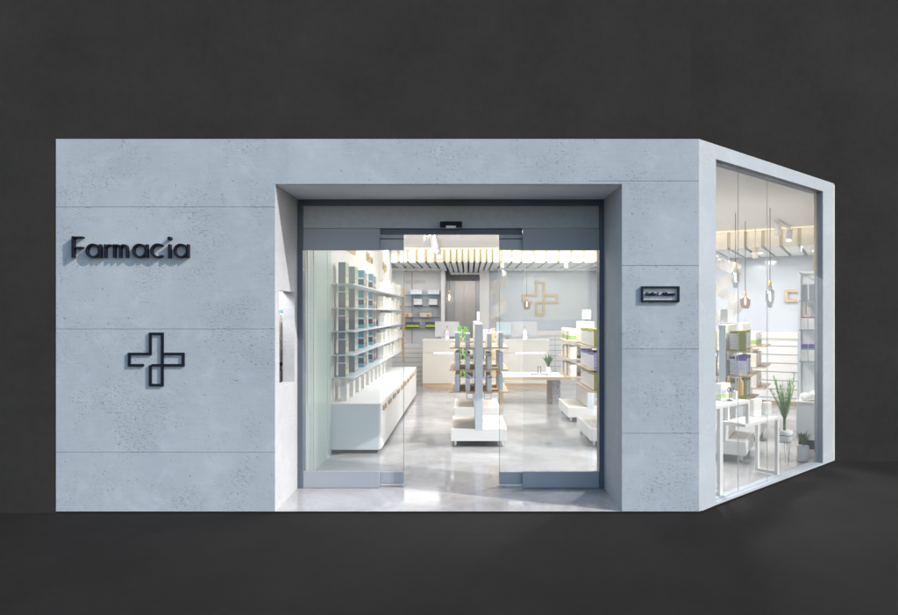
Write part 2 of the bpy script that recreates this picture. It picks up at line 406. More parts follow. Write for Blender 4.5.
# side window surround
q = MB()
def fq(s0, s1, n0, n1): return [F(s0,n0), F(s1,n0), F(s1,n1), F(s0,n1)]
SL, WS0, WS1, WT = 2.762, .267, 2.466, 2.883
q.prism([F(0,0), F(WS0,0), F(WS0,.08), F(.03,.08), (XC-.012,.0145), (XC-.002,.0005)], 0, WT)
q.prism(fq(WS1, SL, 0, .08), 0, WT)
q.prism([F(0,0), F(SL,0), F(SL,.08), F(.03,.08), (XC-.012,.0145), (XC-.002,.0005)], WT, ZT)
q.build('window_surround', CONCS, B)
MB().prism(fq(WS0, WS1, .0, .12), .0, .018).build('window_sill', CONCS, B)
# side glazing: three sheets with fine joints, slim gilt upright
gl = [WS0+.001, .742, 1.30, WS1-.001]
for a, b_ in zip(gl[:-1], gl[1:]):
    MB().prism(fq(a+.0009, b_-.0009, .045, .053), .018, WT).build('window_pane', GLASS, B)
jt = MB()
for a in gl[1:-1]: jt.prism(fq(a-.0008, a+.0008, .046, .052), .018, WT)
jt.build('glazing_joint', mat('joint', (.62,.64,.66), .5), B)
MB().prism(fq(2.436, 2.455, .058, .078), 2.0, WT).build('gilt_upright', GOLDW, B)

# interior walls / ceiling / roof
wl = MB()
wl.box(-1.68, -1.560, .72, 7.95, 0, 2.90)
wl.build('left_wall', WARMW, B)
wl = MB(); wl.box(-2.4, -1.560, 7.95, 8.05, 0, 2.9); wl.box(-2.4, -2.3, 8.05, 10.6, 0, 2.9); wl.build('left_wall', WARMW, B)
BY = PY(.333)                                        # back wall plane of the main room
bw = MB(); bw.box(-2.3, -.56, BY+.05, BY+.15, 0, 2.9); bw.build('back_wall', GREYP, B)
bw = MB(); bw.box(.51, 4.0, BY, BY+.12, 0, 2.9); bw.build('blue_wall', BLUEW, B)
bw = MB(); bw.box(-.58, .51, 12.2, 12.3, 0, 2.9); bw.box(-.66, -.58, BY+.15, 12.3, 0, 2.9); bw.box(.51, .6, BY+.12, 12.3, 0, 2.9); bw.build('corridor_wall', GREYP, B)
box('column', WHITE, (.285, .508, BY-.06, BY+.16, 0, 2.9), B)
box('column', WHITE, (-.64, -.56, BY-.3, BY+.049, 0, 2.9), B)
# rotated part of the shop seen through the side window
TH = radians(-30.6); U = Vector((cos(TH), sin(TH))); V = Vector((-sin(TH), cos(TH)))
def at(px, r): return Vector((PX(px, r), PY(r)))
WB = at(765, .445)
def WBp(a, b_): p = WB+U*a+V*b_; return (p.x, p.y)
MB().prism([WBp(-1.35,0), WBp(2.6,0), WBp(2.6,.1), WBp(-1.35,.1)], 0, 2.9).build('blue_wall', BLUEW, B)
MB().prism([WBp(-1.35,.1), WBp(-1.25,.1), (4.0,BY+.1), (3.9,BY)], 0, 2.9).build('partition_wall', WARMW, B)
pr = F(SL, .17); MB().prism([(3.965,1.79),(4.0,1.83),(7.2,7.3),(7.05,7.3),(3.83,1.86)], 0, ZT-.01).build('right_wall', WARMW, B)
cp = [(-2.4,.7),(1.5,.7),F(.1,.172),F(SL,.172),(7.2,7.3),(7.2,12.4),(-2.4,12.4)]
MB().prism(cp, 2.90, 2.96).build('ceiling_slab', CEIL, B)
MB().prism([(XL,.2),(-1.6,.2),(-1.6,.705),(1.5,.705),F(.1,.175),F(SL,.175),(7.3,7.3),(7.3,12.5),(XL,12.5)], 2.965, ZT-.003).build('roof', DARK, B)
box('left_wall', WARMW, (-3.3, -2.45, .17, .27, 0, 2.9), B)
# display niche behind the opening in the reveal
nn = MB(); NX = -2.25
nn.box(NX-.02, NX, .10, 1.02, .9, 1.9); nn.box(NX, JX0, 1.0, 1.02, .9, 1.9); nn.box(NX, JX0, .102, 1.0, 1.88, 1.9); nn.box(NX, JX0, .102, 1.0, .9, .92)
nn.build('display_niche', WHITE, B)
nb_ = box('niche_fill_strip', STRIP, (JX0-.10, JX0-.06, .62, .92, 1.868, 1.879), B)  # glowing strip and lamps added to brighten the dark niche
area('niche_fill_lamp', (JX0-.08, .77, 1.86), .04, .3, 3, NEUT, B)
area('niche_fill_lamp', (JX0-.06, .30, 1.86), .04, .25, 3, NEUT, B, (radians(20), 0, 0))

# ---------- entrance: frame, header panels, fixed glass, sliding leaves
ent = B
fy0, fy1 = .684, .80
fr = MB(); X0, X1 = -1.551, 1.241
fr.box(X0, X0+.042, fy0, fy1, 0, 2.637); fr.box(X1-.042, X1, fy0, fy1, 0, 2.637); fr.box(X0+.042, X1-.042, fy0, fy1, 2.581, 2.637)
fr.build('door_frame', FRAME, B, bevel=.002)
box('header_panel', PANEL, (X0+.044, X1-.044, fy0+.012, fy1, 2.377, 2.579), B)
XA, XB, XS0, XS1 = -.812, .502, -.592, .287
for a, b_ in ((X0+.044, XA), (XB, X1-.044)):
    box('header_panel', RAILM, (a, b_, fy0+.010, fy0+.05, 2.175, 2.3725), B)
    box('bottom_rail', RAILM, (a, b_, fy0+.010, fy0+.05, .004, .150), B)
    box('fixed_pane', GLASS, (a+.001, b_-.001, fy0+.026, fy0+.034, .151, 2.174), B)
box('transom', FRAME, (XA+.001, XB-.001, fy0+.055, fy1, 2.325, 2.3755), B)
for a, b_, mr in ((X0+.09, XS0, 0), (XS1, X1-.09, 1)):
    dr = MB().box(a, b_, fy0+.062, fy0+.102, 2.182, 2.279).box(a, b_, fy0+.066, fy0+.102, 2.289, 2.323).build('sliding_door', PANEL, B)
    box('glass', GLASS, (a, b_, fy0+.078, fy0+.086, .134, 2.181), dr)
    box('header_backing', FRAME, (a+.001, b_-.001, fy0+.088, fy0+.101, 2.27, 2.30), dr)
    box('bottom_rail', RAILM, (a, b_, fy0+.062, fy0+.102, .03, .133), dr)
    box('brush_strip', mat('alu', (.7,.7,.7), .3, .5), (a, b_, fy0+.058, fy0+.106, .012, .026), dr)
    e0 = (b_-.006, b_) if not mr else (a, a+.006)
    box('door_edge', SGLASS, (e0[0], e0[1], fy0+.076, fy0+.088, .134, 2.181), dr)
se = thing('door_sensor', 'small black motion sensor above the sliding door', 'sensor', (PX(451, .89), fy0+.012, 2.377))
MB().box(-.10, .10, -.07, -.001, .0, .052).build('housing', BLACK, se, bevel=.008)
MB().box(-.045, .045, -.072, -.03, -.008, .012).build('lens', CERAM, se, bevel=.003)

# ---------- ceiling baffles
SLATW = mat('slat_white', (.72, .75, .78), .5)
def baffle_mb(w_, L):
    m = MB(); m.box(0, w_, 0, .02, 2.612, 2.899); m.mi = 1; m.box(.001, w_-.001, .0202, L, 2.613, 2.899); return m
BF = PY(.402)
x = -1.55; nb = 0
BOARD = mat('gap_glow_board', (.78, .70, .50), .6)  # board added behind the gaps, their warm glow put into its colour
box('gap_glow_board', BOARD, (-1.555, 3.6, BF+.045, BF+.055, 2.64, 2.899), B)
while x < 3.6:
    if -.56 < x < .42: w_, gq = .085, .035
    elif x >= .42: w_, gq = (.20, .05) if x > 1.0 else (.15, .045)
    else: w_, gq = .135, .048
    y1 = 12.15 if -.56 < x and x+w_ < .5 else BY-.07
    baffle_mb(w_, y1-BF).build('ceiling_baffle', [CREAM, SLATW], B, loc=(x, BF, 0)); x += w_+gq; nb += 1
FBp = at(765, .522)
def FB(a, b_): p = FBp+U*a+V*b_; return p
dl = (WB-FBp).dot(V)-.02
p = FB(-1.75, .045); MB().box(0, 4.2, 0, .01, 2.64, 2.899).build('gap_glow_board', BOARD, B, loc=(p.x, p.y, 0), rotz=TH)
a = -1.75
while a < 2.2:
    baffle_mb(.20, dl).build('ceiling_baffle', [CREAM, SLATW], B, loc=(FB(a,0).x, FB(a,0).y, 0), rotz=TH); a += .25

c1 = thing('cove_light', 'long warm strip light hidden above the ceiling baffles over the counter', 'light', (.9, BF-.10, 2.86), group='strip lights above the baffles')
box('diffuser', COVE, (-2.2, 2.2, -.015, .015, .01, .03), c1)
area('cove_lamp', (0, 0, 0), 4.4, .05, 2.5, WARM, c1, (radians(50), 0, 0))
p = FB(.3, -.10)
c2 = thing('cove_light', 'short warm strip light at the baffles seen through the side window', 'light', (p.x, p.y, 2.86), TH, group='strip lights above the baffles')
box('diffuser', COVE, (-1.6, 1.6, -.015, .015, .01, .03), c2)
area('cove_lamp', (0, 0, 0), 3.2, .05, 1.2, WARM, c2, (radians(50), 0, 0))
# fill panels added in the ceiling to brighten the shop
def panel(x, y, sx, sy, e, lab, rotz=0):
    t = thing('fill_panel', lab, 'light', (x, y, 2.898), rotz, group='added ceiling fill panels')
    box('frame', WHITE, (-sx/2-.03, sx/2+.03, -sy/2-.03, sy/2+.03, -.012, .0), t)
    box('diffuser', DIFF, (-sx/2, sx/2, -sy/2, sy/2, -.016, -.0125), t)
    area('fill_panel_lamp', (0, 0, -.03), sx, sy, e, NEUT, t)
panel(-.1, 2.3, 1.8, .4, 5, 'added ceiling fill panel nearest the entrance')
panel(.3, 4.0, 2.4, .4, 17, 'added ceiling fill panel over the gondola shelving')
panel(.6, 5.0, 3.0, .25, 62, 'long added ceiling fill panel farthest from the entrance')
def downlight(x, y, lab, e=14, rotz=0, z=2.6115):
    t = thing('downlight', lab, 'downlight', (x, y, z), rotz, group='round downlights in the ceiling')
    MB().lathe([(.12,-.001),(.12,-.014),(.105,-.014),(.105,-.006),(.001,-.006)], seg=20).build('ring', CERAM, t)
    MB().lathe([(.001,-.0075),(.104,-.0075)], seg=18).build('lamp_face', LAMPE, t)
    l = bpy.data.lights.new('downlight_lamp', 'AREA'); l.shape = 'DISK'; l.size = .2; l.energy = e; l.color = NEUT
    o = bpy.data.objects.new('downlight_lamp', l); COL.objects.link(o); o.parent = t; o.location = (0, 0, -.02)
for k_, (xa, sx) in enumerate(((-1.25, 1.2), (1.75, 2.3))):  # added lamps that brighten the dark back unit and wall
    t = thing('fill_light', f'added slim white fill light under the slats behind the counter, {("left", "right")[k_]} one', 'light', (xa, BY-.9, 2.611), group='added fill lights behind the counter')
    box('frame', WHITE, (-sx/2-.01, sx/2+.01, -.23, .23, -.014, -.001), t)
    area('fill_light_lamp', (0, 0, -.018), sx, .44, 6.5*sx, NEUT, t)
for k_, x_ in enumerate((-1.36, .95, 1.45, 1.95, 2.45)):  # added lamps kept out of view, to brighten the counter front
    downlight(x_, BF-.55, f'added round fill light just in front of the slats, {ORD[k_]} from the left', 6, 0, 2.899)
t = thing('fill_light', 'added square white fill light under the slats in the corridor recess', 'light', (-.03, 11.2, 2.611), group='added fill lights behind the counter')
box('frame', WHITE, (-.4, .4, -.36, .36, -.014, -.001), t)
area('fill_light_lamp', (0, 0, -.018), .76, .68, 6, NEUT, t)  # added lamp that brightens the corridor recess
panel(2.45, 2.75, .3, 1.3, 115, 'narrow added ceiling fill panel nearest the side window', TH)
for k_, a_x in enumerate((-1.1, -.2, .7)):
    q_ = FB(a_x, .85); downlight(q_.x, q_.y, f'round downlight before the side-window blue wall, {ORD[k_]} from the left', 11, TH)

# ================================================================== SIGNS
# --- FARMACIA letters: monoline ribbons
def ribbon(mb, pts, wd, y0, y1, closed=False):
    P = [Vector(p) for p in pts]; n = len(P); L = []; R = []
    for i, p in enumerate(P):
        if closed: a, c = P[i-1], P[(i+1) % n]
        else: a, c = P[max(i-1, 0)], P[min(i+1, n-1)]
        d1 = (p-a).normalized() if (p-a).length > 1e-9 else (c-p).normalized(); d2 = (c-p).normalized() if (c-p).length > 1e-9 else d1
        n1 = Vector((-d1.y, d1.x)); n2 = Vector((-d2.y, d2.x)); m = (n1+n2).normalized(); kx = wd/2/max(.35, m.dot(n1))
        L.append(p+m*kx); R.append(p-m*kx)
    vs = [];
    for l, r in zip(L, R): vs += [(l.x,y0,l.y),(r.x,y0,r.y),(r.x,y1,r.y),(l.x,y1,l.y)]
    fs = []
    for i in range(n if closed else n-1):
        j_ = (i+1) % n
        for k_ in range(4): fs.append((i*4+k_, i*4+(k_+1)%4, j_*4+(k_+1)%4, j_*4+k_))
    if not closed: fs += [(0,1,2,3), ((n-1)*4+3,(n-1)*4+2,(n-1)*4+1,(n-1)*4)]
    mb.add(vs, fs)
def arc(cx, cz, r, a0, a1, n=22): return [(cx+r*cos(radians(a0+(a1-a0)*i/n)), cz+r*sin(radians(a0+(a1-a0)*i/n))) for i in range(n+1)]
def fpx(X, Y): return ((60+X/6.414-VX)/S/1.0, CH-(225+Y/6.414-VY)/S)   # zoomed photo pixel -> facade metres
k1 = 1/6.414/S
LET = thing('shop_sign', 'dark raised letters reading Farmacia on the left of the facade', 'sign', (0, 0, 0))
LET_D = .036
def letter(strokes, ch):
    m = MB()
    for st in strokes:
        pts, wd = st[0], st[1]; cl = len(st) > 2
        ribbon(m, pts, wd*k1*.76, -LET_D, .0, cl)
    o = m.build('letter', BLACK, LET, bevel=.0012); return o
def P2(*a): return [fpx(*q_) for q_ in a]
def circ(cx, cy, r): c = fpx(cx, cy); return arc(c[0], c[1], r*k1, 0, 360*31/32, 31)
W1 = 17
letter([(P2((97,75),(97,212)), 18), (P2((106,81),(160,81)), 13), (P2((106,147),(158,147)), 13)], 'F')
def a_(cx): return [(circ(cx, 167, 40), 14, 1), (P2((cx+46,126),(cx+46,211)), 15)]
letter(a_(224), 'a')
def arcp(cx, cy, r, a0, a1, n=16): c = fpx(cx, cy); return arc(c[0], c[1], r*k1, a0, a1, n)
letter([(P2((302,126),(302,211)), 15), (arcp(330,155,24,150,70,8), 14)], 'r')
letter([(P2((359,126),(359,211)), 15), (P2((438,211),(438,158))[::-1][::-1] and (arcp(378,151,20,180,0,14)+P2((398,211))), 14), (arcp(420,151,20,180,0,14)+P2((441,211)), 14)], 'm')
letter(a_(521), 'a')
letter([(arcp(638,167,41,48,312,24), 15)], 'c')
letter([(P2((712,126),(712,215)), 18), (circ(712,89,7), 13, 1)], 'i')
letter(a_(784), 'a')

# --- cross
CP = [(240,370),(122,370),(122,277),(294,277),(294,112),(392,112),(392,532),(294,532),(294,370),(563,370),(563,277),(402,277)]
def cross(name, m, scale, ox, oz, wd, y0, y1, parent, loc=None, rotz=0):
    mb = MB()
    pts = [((a-343)*scale+ox, -(b_-322)*scale+oz) for a, b_ in CP]
    # independent straight bars with mitred corners; the bar crossing is stopped short so that no faces coincide
    ribbon(mb, pts[:9], wd, y0, y1)
    ribbon(mb, [(pts[8][0]+wd/2+.0005, pts[8][1]), (pts[6][0]-wd/2-.0005, pts[8][1])], wd, y0, y1)
    ribbon(mb, [(pts[6][0]+wd/2+.0005, pts[8][1]), pts[9], pts[10], (pts[6][0]+wd/2+.0005, pts[11][1])], wd, y0, y1)
    return mb.build(name, m, parent, loc, rotz)
sc = 1/8.2/S; cx_ = (115+343/8.2-VX)/S; cz_ = CH-(320+322/8.2-VY)/S
tag(cross('cross_sign', BLACK, sc, cx_, cz_, .0195, -.014, -.0, None), 'dark outlined pharmacy cross under the Farmacia letters', 'sign')
sb = (557-523.5)/(563-122)/(S*.333)
ci = tag(cross('wall_cross', GOLDW, sb, PX(540, .333), PZ(298.5, .333), .052, BY-.035, BY-.001, None), 'wooden outlined cross on the blue wall behind the counter', 'sign')
pq = WB+U*.76-V*.03
ci2 = tag(cross('wall_cross', GOLDW, sb, 0, 0, .05, -.025, .025, None, loc=(pq.x, pq.y, PZ(296, .445)), rotz=TH), 'wooden outlined cross partly behind the display case in the side window', 'sign')

# --- name plate
PLX0, PLX1, PLZ0, PLZ1 = PX(641, 1), PX(679, 1), PZ(302, 1), PZ(286.3, 1)
pl = thing('name_plate', 'small dark framed name plate on the pier right of the entrance', 'sign')
fm = MB(); t_ = .0145
fm.box(PLX0, PLX1, -.017, 0, PLZ0, PLZ0+t_).box(PLX0, PLX1, -.017, 0, PLZ1-t_, PLZ1).box(PLX0, PLX0+t_, -.017, 0, PLZ0+t_, PLZ1-t_).box(PLX1-t_, PLX1, -.017, 0, PLZ0+t_, PLZ1-t_)
fm.build('frame', BLACK, pl)
text_mesh('lettering', 'Estilo L. Albano', .038, BLACK, pl, ((PLX0+PLX1)/2-.002, -.007, (PLZ0+PLZ1)/2+.0), (pi/2, 0, 0), .006, .25, .236, .0012)

# --- gilt words on the left wall and on the back cabinet
for (Y, word, lab) in ((8.58-D, 'Facial', 'gold lettering high on left wall, nearest the entrance'), (10.2-D, 'Solares', 'gold lettering high on left wall, middle of three'), (12.1-D, 'Capilar', 'gold lettering high on left wall, farthest from entrance')):
    tag(text_mesh('wall_lettering', word, .19, GOLD, None, (-1.553, Y, 2.46), (pi/2, 0, pi/2), .006, 0, .62, .006), lab, 'lettering', 'gold words on the left wall')

# ================================================================== LEFT WALL SHELVING
SZ = [1.936, 1.662, 1.392, 1.122, .862]
SY0, SY1 = PY(.709), 7.9
shl = thing('wall_shelving', 'long five-tier wall shelving along the left wall', 'shelving', (0,0,0))
for z in SZ:
    sh = box('shelf', STEELW, (-1.558, -1.30, SY0, SY1, z-.012, z), shl)
    br = MB()
    br.box(-1.49, -1.478, SY0+.01, SY0+.03, z-.10, z-.012).box(-1.40, -1.388, SY0+.01, SY0+.03, z-.10, z-.012).box(-1.478, -1.40, SY0+.01, SY0+.03, z-.10, z-.088)
    br.build('bracket', STEELW, sh)
bp = MB()
for i in range(12): bp.box(-1.5585, -1.545, SY0+.1+i*.46, SY0+.13+i*.46, .58, 2.12)
bp.build('uprights', WHITE, shl)
box('end_panel', WOOD, (-1.35, -1.288, SY1+.002, SY1+.03, .6, 2.10), shl)
box('pale_green_panel', GREENW, (-1.5585, -1.552, .82, SY0-.02, 0, 2.899), B)
gj = MB()
for yy in (1.02, 1.28, 1.9): gj.box(-1.5515, -1.547, yy, yy+.012, 0, 2.89)
gj.build('panel_joint', STEELW, B)

# low drawer cabinet
CX0, CX1, CY0, CY1, CZ = -1.558, -.99, PY(.709)-.0, PY(.4207), .568
cb = thing('drawer_cabinet', 'long low white drawer cabinet with wooden pulls under the wall shelving', 'cabinet', (0,0,0))
box('body', WHITE, (CX0, CX1-.02, CY0+.02, CY1, .045, CZ-.025), cb)
box('end_panel', mat('cool_white', (.74,.79,.82), .35), (CX0, CX1-.02, CY0, CY0+.019, .045, CZ-.025), cb)
box('top', WHITE, (CX0, CX1, CY0-.002, CY1+.002, CZ-.024, CZ), cb)
box('plinth', BLACK, (CX0, CX1-.05, CY0+.03, CY1-.03, 0, .044), cb)
nd = 10; dw = (CY1-CY0-.03)/nd
for i in range(nd):
    y0 = CY0+.022+i*dw
    dd = box('drawer', WHITE, (CX1-.019, CX1-.003, y0+.004, y0+dw-.004, .05, CZ-.03), cb)
    for o_ in (.30, .62): box('pull', WOOD, (CX1-.002, CX1+.02, y0+dw*o_, y0+dw*o_+.045, CZ-.10, CZ-.045), dd)

# ---------- cartons
CM = {
 'grey': carton('carton_grey', (.17,.195,.235), side=((.26,.32,.16), [(.1,.34,(.44,.41,.30)),(.48,.62,(.44,.30,.34))])),
 'greyd': carton('carton_slate', (.22,.25,.30), [(.93,1.1,(.5,.52,.55))]),
 'green': carton('carton_green', (.30,.38,.16), [(.1,.34,(.55,.50,.30)),(.45,.62,(.60,.35,.40))]),
 'blue': carton('carton_blue', (.03,.26,.42), [(.2,.5,(.012,.03,.13)),(.5,.6,(.35,.65,.80)),(.0,.2,(.03,.42,.62))], side=((.22,.13,.16), [(.3,.5,(.35,.28,.2))])),
 'mauve': carton('carton_mauve', (.28,.20,.24), [(.3,.5,(.55,.45,.3))]),
 'sand': carton('carton_sand', (.58,.53,.35), [(.6,.8,(.70,.68,.55))]),
 'white': carton('carton_white', (.78,.77,.73), print_col=(.5,.5,.5)),
 'ivory': carton('carton_ivory', (.78,.73,.62), [(.0,.25,(.80,.78,.72))], print_col=(.55,.48,.4)),
 'whiteg': carton('carton_white_green', (.78,.78,.76), [(.08,.42,(.35,.50,.12))], print_col=(.45,.30,.25), z0=.42, z1=.85),
 'olive': carton('carton_olive', (.28,.29,.03), [], print_col=(.20,.20,.05)),
 'olives': carton('carton_olive_plain', (.27,.28,.03)),
 'violet': carton('carton_violet', (.26,.24,.50), print_col=(.7,.7,.85), z0=.1, z1=.9),
 'olivew': carton('carton_olive_white', (.74,.74,.72), [(.86,1.1,(.28,.29,.03)),(-.1,.05,(.28,.29,.03))], print_col=(.35,.38,.40), z0=.2, z1=.8),
 'purple': carton('carton_purple', (.72,.73,.78), [(.82,1.1,(.10,.06,.40))], print_col=(.25,.25,.55), z0=.1, z1=.75),
 'purpleg': carton('carton_purple_green', (.74,.76,.76), [(.74,1.1,(.12,.03,.36)),(.66,.74,(.05,.45,.20))], print_col=(.6,.6,.6), z0=.1, z1=.6),
 'bluew': carton('carton_blue_white', (.78,.79,.82), [(-.1,.18,(.16,.38,.56))], print_col=(.35,.38,.42), z0=.6, z1=.9),
 'navyw': carton('carton_navy_white', (.78,.79,.82), [(-.1,.16,(.02,.05,.18))], print_col=(.15,.2,.3), z0=.55, z1=.95),
 'orange': carton('carton_orange', (.74,.66,.62), [(.4,.62,(.70,.45,.38))]),
 'navyy': carton('carton_navy_yellow', (.03,.05,.14), [(.18,.5,(.55,.60,.02))], print_col=(.5,.55,.05), z0=.5, z1=.85),
 'grn': carton('carton_bright_green', (.18,.50,.12), [(.55,.62,(.6,.75,.5)),(.25,.32,(.6,.75,.5))]),
 'redw': carton('carton_red_white', (.70,.73,.76), [(.9,1.1,(.35,.03,.05))], print_col=(.45,.5,.55), z0=.2, z1=.7),
 'shadew': carton('carton_shaded_face', (.55,.59,.65), [(.93,1.1,(.8,.8,.8))]),  # face shade put into the grey, top edge left pale
 'wfront': carton('carton_white_box', (.80,.80,.79), [(.1,.36,(.55,.72,.38))], print_col=(.6,.62,.6), z0=.5, z1=.75),
}
MC = {}
def carton_at(loc, size, m, label, group, rotz=0, name='carton', cat='box'):
    key = (tuple(round(q_, 3) for q_ in size), m)
    if key not in MC:
        wx, wy, h = size; MC[key] = MB().box(-wx/2, wx/2, -wy/2, wy/2, 0, h).mesh(name, CM[m], bevel=.0015)
    return tag(link(name, MC[key], None, loc, rotz), label, cat, group)

desc = [('grey', .085, .20, .255, 2.25), ('grey', .09, .22, .25, 2.84), ('blue', .078, .15, .25, 3.60), ('sand', .06, .10, .235, 4.02), ('blue', .078, .15, .25, 4.40), ('mauve', .06, .12, .235, 4.80)]
cname = {'grey':'slate grey', 'green':'green and pink', 'mauve':'mauve', 'blue':'blue and navy', 'sand':'sand yellow'}
for ri, z in enumerate(SZ):
    cnt = {}
    for (m, wx, wy, h, y) in desc:
        h2 = min(h, .248) if ri else h
        cnt[m] = cnt.get(m, 0)+1
        carton_at((-1.50+wx/2, y+wy/2, z+.001), (wx, wy, h2*(.97+.03*random.random())), m, f'{ORD[cnt[m]-1]} {cname[m]} tall box from the entrance on left wall\'s {ROWS[ri]} shelf', 'tall boxes on the left wall shelving')
    y = 5.12; i = 0
    while y < 7.75:
        m = random.choice(['white', 'white', 'white', 'ivory', 'white'])
        h = random.choice([.13, .16, .19, .21]) if ri not in (4,) else random.choice([.17, .2, .22]); wy = random.choice([.09, .11, .13])
        carton_at((-1.42+random.uniform(-.01, .05), y+wy/2, z+.001), (.10, wy, h), m, f'{ORD[i]} small pale carton from the entrance on left wall\'s {ROWS[ri]} shelf', 'pale cartons on the left wall shelving')
        y += wy+random.uniform(.015, .06); i += 1
        if i >= 18: break
# row of slim white packs under the lowest shelf
for i in range(9):
    carton_at((-1.46, 2.45+i*.42, CZ+.001), (.075, .15, .19), 'white', f'{ORD[i]} white pack from the entrance standing on the low drawer cabinet', 'white packs on the drawer cabinet')

# ================================================================== GONDOLAS
GZ = [1.19, .925, .663]
def gondola(label, loc, L=1.01, hw=.334, sw=.352, rotz=0, sp=.047):
    t = thing('gondola_shelf', label, 'display shelf', loc, rotz, group='free-standing white gondola shelves')
    MB().box(-hw, hw, 0, L, .073, .205).build('base', WHITE, t, bevel=.003)
    tr = MB().box(-hw, hw, 0, .03, .2055, .216).box(-hw, hw, L-.03, L, .2055, .216).box(-hw, -hw+.03, .03, L-.03, .2055, .216).box(hw-.03, hw, .03, L-.03, .2055, .216)
    tr.build('base_rim', WHITE, t)
    box('base_tray', WARMW, (-hw+.03, hw-.03, .03, L-.03, .2055, .209), t)
    box('spine', WHITE, (-sp, sp, .003, L-.003, .2165, 1.47), t, bevel=.003)
    box('spine_end', GREYW, (-sp+.001, sp-.001, -.003, .0025, .20, 1.468), t)
    for z in GZ:
        for sgn in (-1, 1):
            a, b_ = sorted((sgn*(sp+.001), sgn*sw))
            sh = box('shelf', WOOD, (a, b_, .0, L, z-.014, z), t)
            ax = sgn*(sp+.012); bx = sgn*(sp+.105); a, b_ = sorted((ax, bx)); y0 = .02; br = MB(); zt, zb = z-.016, z-.10
            br.box(a, b_, y0, y0+.02, zb, zb+.014).box(a, b_, y0, y0+.02, zt-.014, zt).box(a, a+.014, y0, y0+.02, zb+.014, zt-.014).box(b_-.014, b_, y0, y0+.02, zb+.014, zt-.014)
            br.build('bracket', STEELW, sh)
    for sx in (-hw+.05, hw-.05):
        for y in (.06, L-.06):
            m = MB(); m.box(sx-.015, sx+.015, y-.015, y+.015, .03, .0725); m.M = Matrix.Translation((sx, y, .022)) @ Matrix.Rotation(pi/2, 4, 'Y'); m.lathe([(.001,-.011),(.021,-.011),(.021,.011),(.001,.011)], seg=12)
            m.build('caster', CERAM, t)
    return t
GX = .131; G1Y, G2Y = 7.69-D, 9.44-D
gondola('gondola shelf in the middle of the floor, nearest the entrance', (GX, G1Y, 0))
gondola('gondola shelf directly behind the front middle one', (GX, G2Y, 0))
gondola('gondola shelf at the right edge of the doorway, front of its row', (1.80, G1Y, 0))
gondola('gondola shelf on the right beside the low table', (1.80, G2Y, 0))
lev = ['top', 'middle', 'bottom']
# goods of the middle gondolas
for li, z in enumerate(GZ):
    for k_, (dx, m, nm) in enumerate(((-.26, 'shadew', 'outer left'), (-.135, 'shadew', 'inner left'), (.125, 'shadew', 'inner right'), (.26, 'shadew', 'outer right'))):
        h = .165 if li == 0 else .19
        if k_ in (0, 3): h += .012
        carton_at((GX+dx, G1Y+.10, z+.001), (.055, .16, h), m, f'slim box with face shade painted grey, {nm} front, on {lev[li]} shelf of the foremost gondola', 'slim boxes on the middle gondolas')
        carton_at((GX+dx, G1Y+.55, z+.001), (.055, .3, h-.01), 'white', f'white slim box, {nm} rear, on {lev[li]} shelf of the foremost gondola', 'slim boxes on the middle gondolas')
    for k_, (dx, m, hh, nm) in enumerate(((-.255, 'grn', .21, 'bright green tall pack, outer left,'), (-.165, 'grn', .2, 'bright green tall pack, inner left,'), (.14, 'ivory', .16, 'ivory carton, inner right,'), (.24, 'sand', .18, 'sand coloured carton, outer right,'))):
        carton_at((GX+dx, G2Y+.12, z+.001), (.06, .1, hh), m, f'{nm} on {lev[li]} shelf of second gondola', 'packs on the second gondola')
        carton_at((GX+dx, G2Y+.5, z+.001), (.07, .25, .15), 'white', f'white pack behind the {nm.split(" pack")[0].split(" carton")[0]} one, {nm.split(",")[1].strip()}, on {lev[li]} shelf', 'packs on the second gondola')
# goods of the right gondolas (left sides towards the doorway)
for li, z in enumerate(GZ):
    m, ms, nm, h = [('olive', 'olivew', 'olive and white box', .215), ('purple', 'purple', 'white box with purple top', .20), ('olive', 'olivew', 'olive and white box', .22)][li]
    for k_ in range(7):
        carton_at((1.575, G1Y+.115+k_*.128, z+.001), (.13, .118, h*(1-.03*(k_%3))), ms, f'{nm}, {ORD[k_]} from the front, on {lev[li]} shelf of front right gondola', 'boxes on the front right gondola')
    carton_at((1.575, G1Y+.035, z+.001), (.13, .03, h), {'olive':'olives','purple':'violet'}[m], f'{"thin olive sleeve" if m == "olive" else "thin purple-topped carton"} facing the entrance, {lev[li]} shelf of front right gondola', 'boxes on the front right gondola')
    m2 = ['whiteg', 'ivory', 'white'][li]; nm2 = ['white and green carton', 'ivory carton', 'plain white carton'][li]
    for k_ in range(7):
        carton_at((1.55+.012*(k_%3), G2Y+.08+k_*.135, z+.001), (.09, .105, .175-.018*(k_%2)), m2, f'{nm2}, {ORD[k_]} from the front, on {lev[li]} shelf beside the table', 'cartons on the rear right gondola')
# slim ticket stands on top of the spines
def ticket(loc, label, rotz=0, wd=.09, hh=.10, st=.04):
    t = thing('ticket_holder', label, 'sign holder', loc, rotz, group='white ticket holders')
    box('stem', CLEARG, (-.008, .008, -.004, .004, 0, st), t); box('card', CERAM, (-wd/2, wd/2, -.006, .006, st, st+hh), t)
    return t
ticket((GX+.02, G2Y+.1, 1.471), 'narrow white ticket on top of the second gondola', 0, .04, .13, .02)
ticket((1.80, G2Y+.35, 1.471), 'square ivory ticket on top of the gondola beside the table', 0, .13, .14, .04)
ticket((1.80, G1Y+.5, 1.471), 'white ticket on top of the front right gondola', 0, .1, .1, .03)

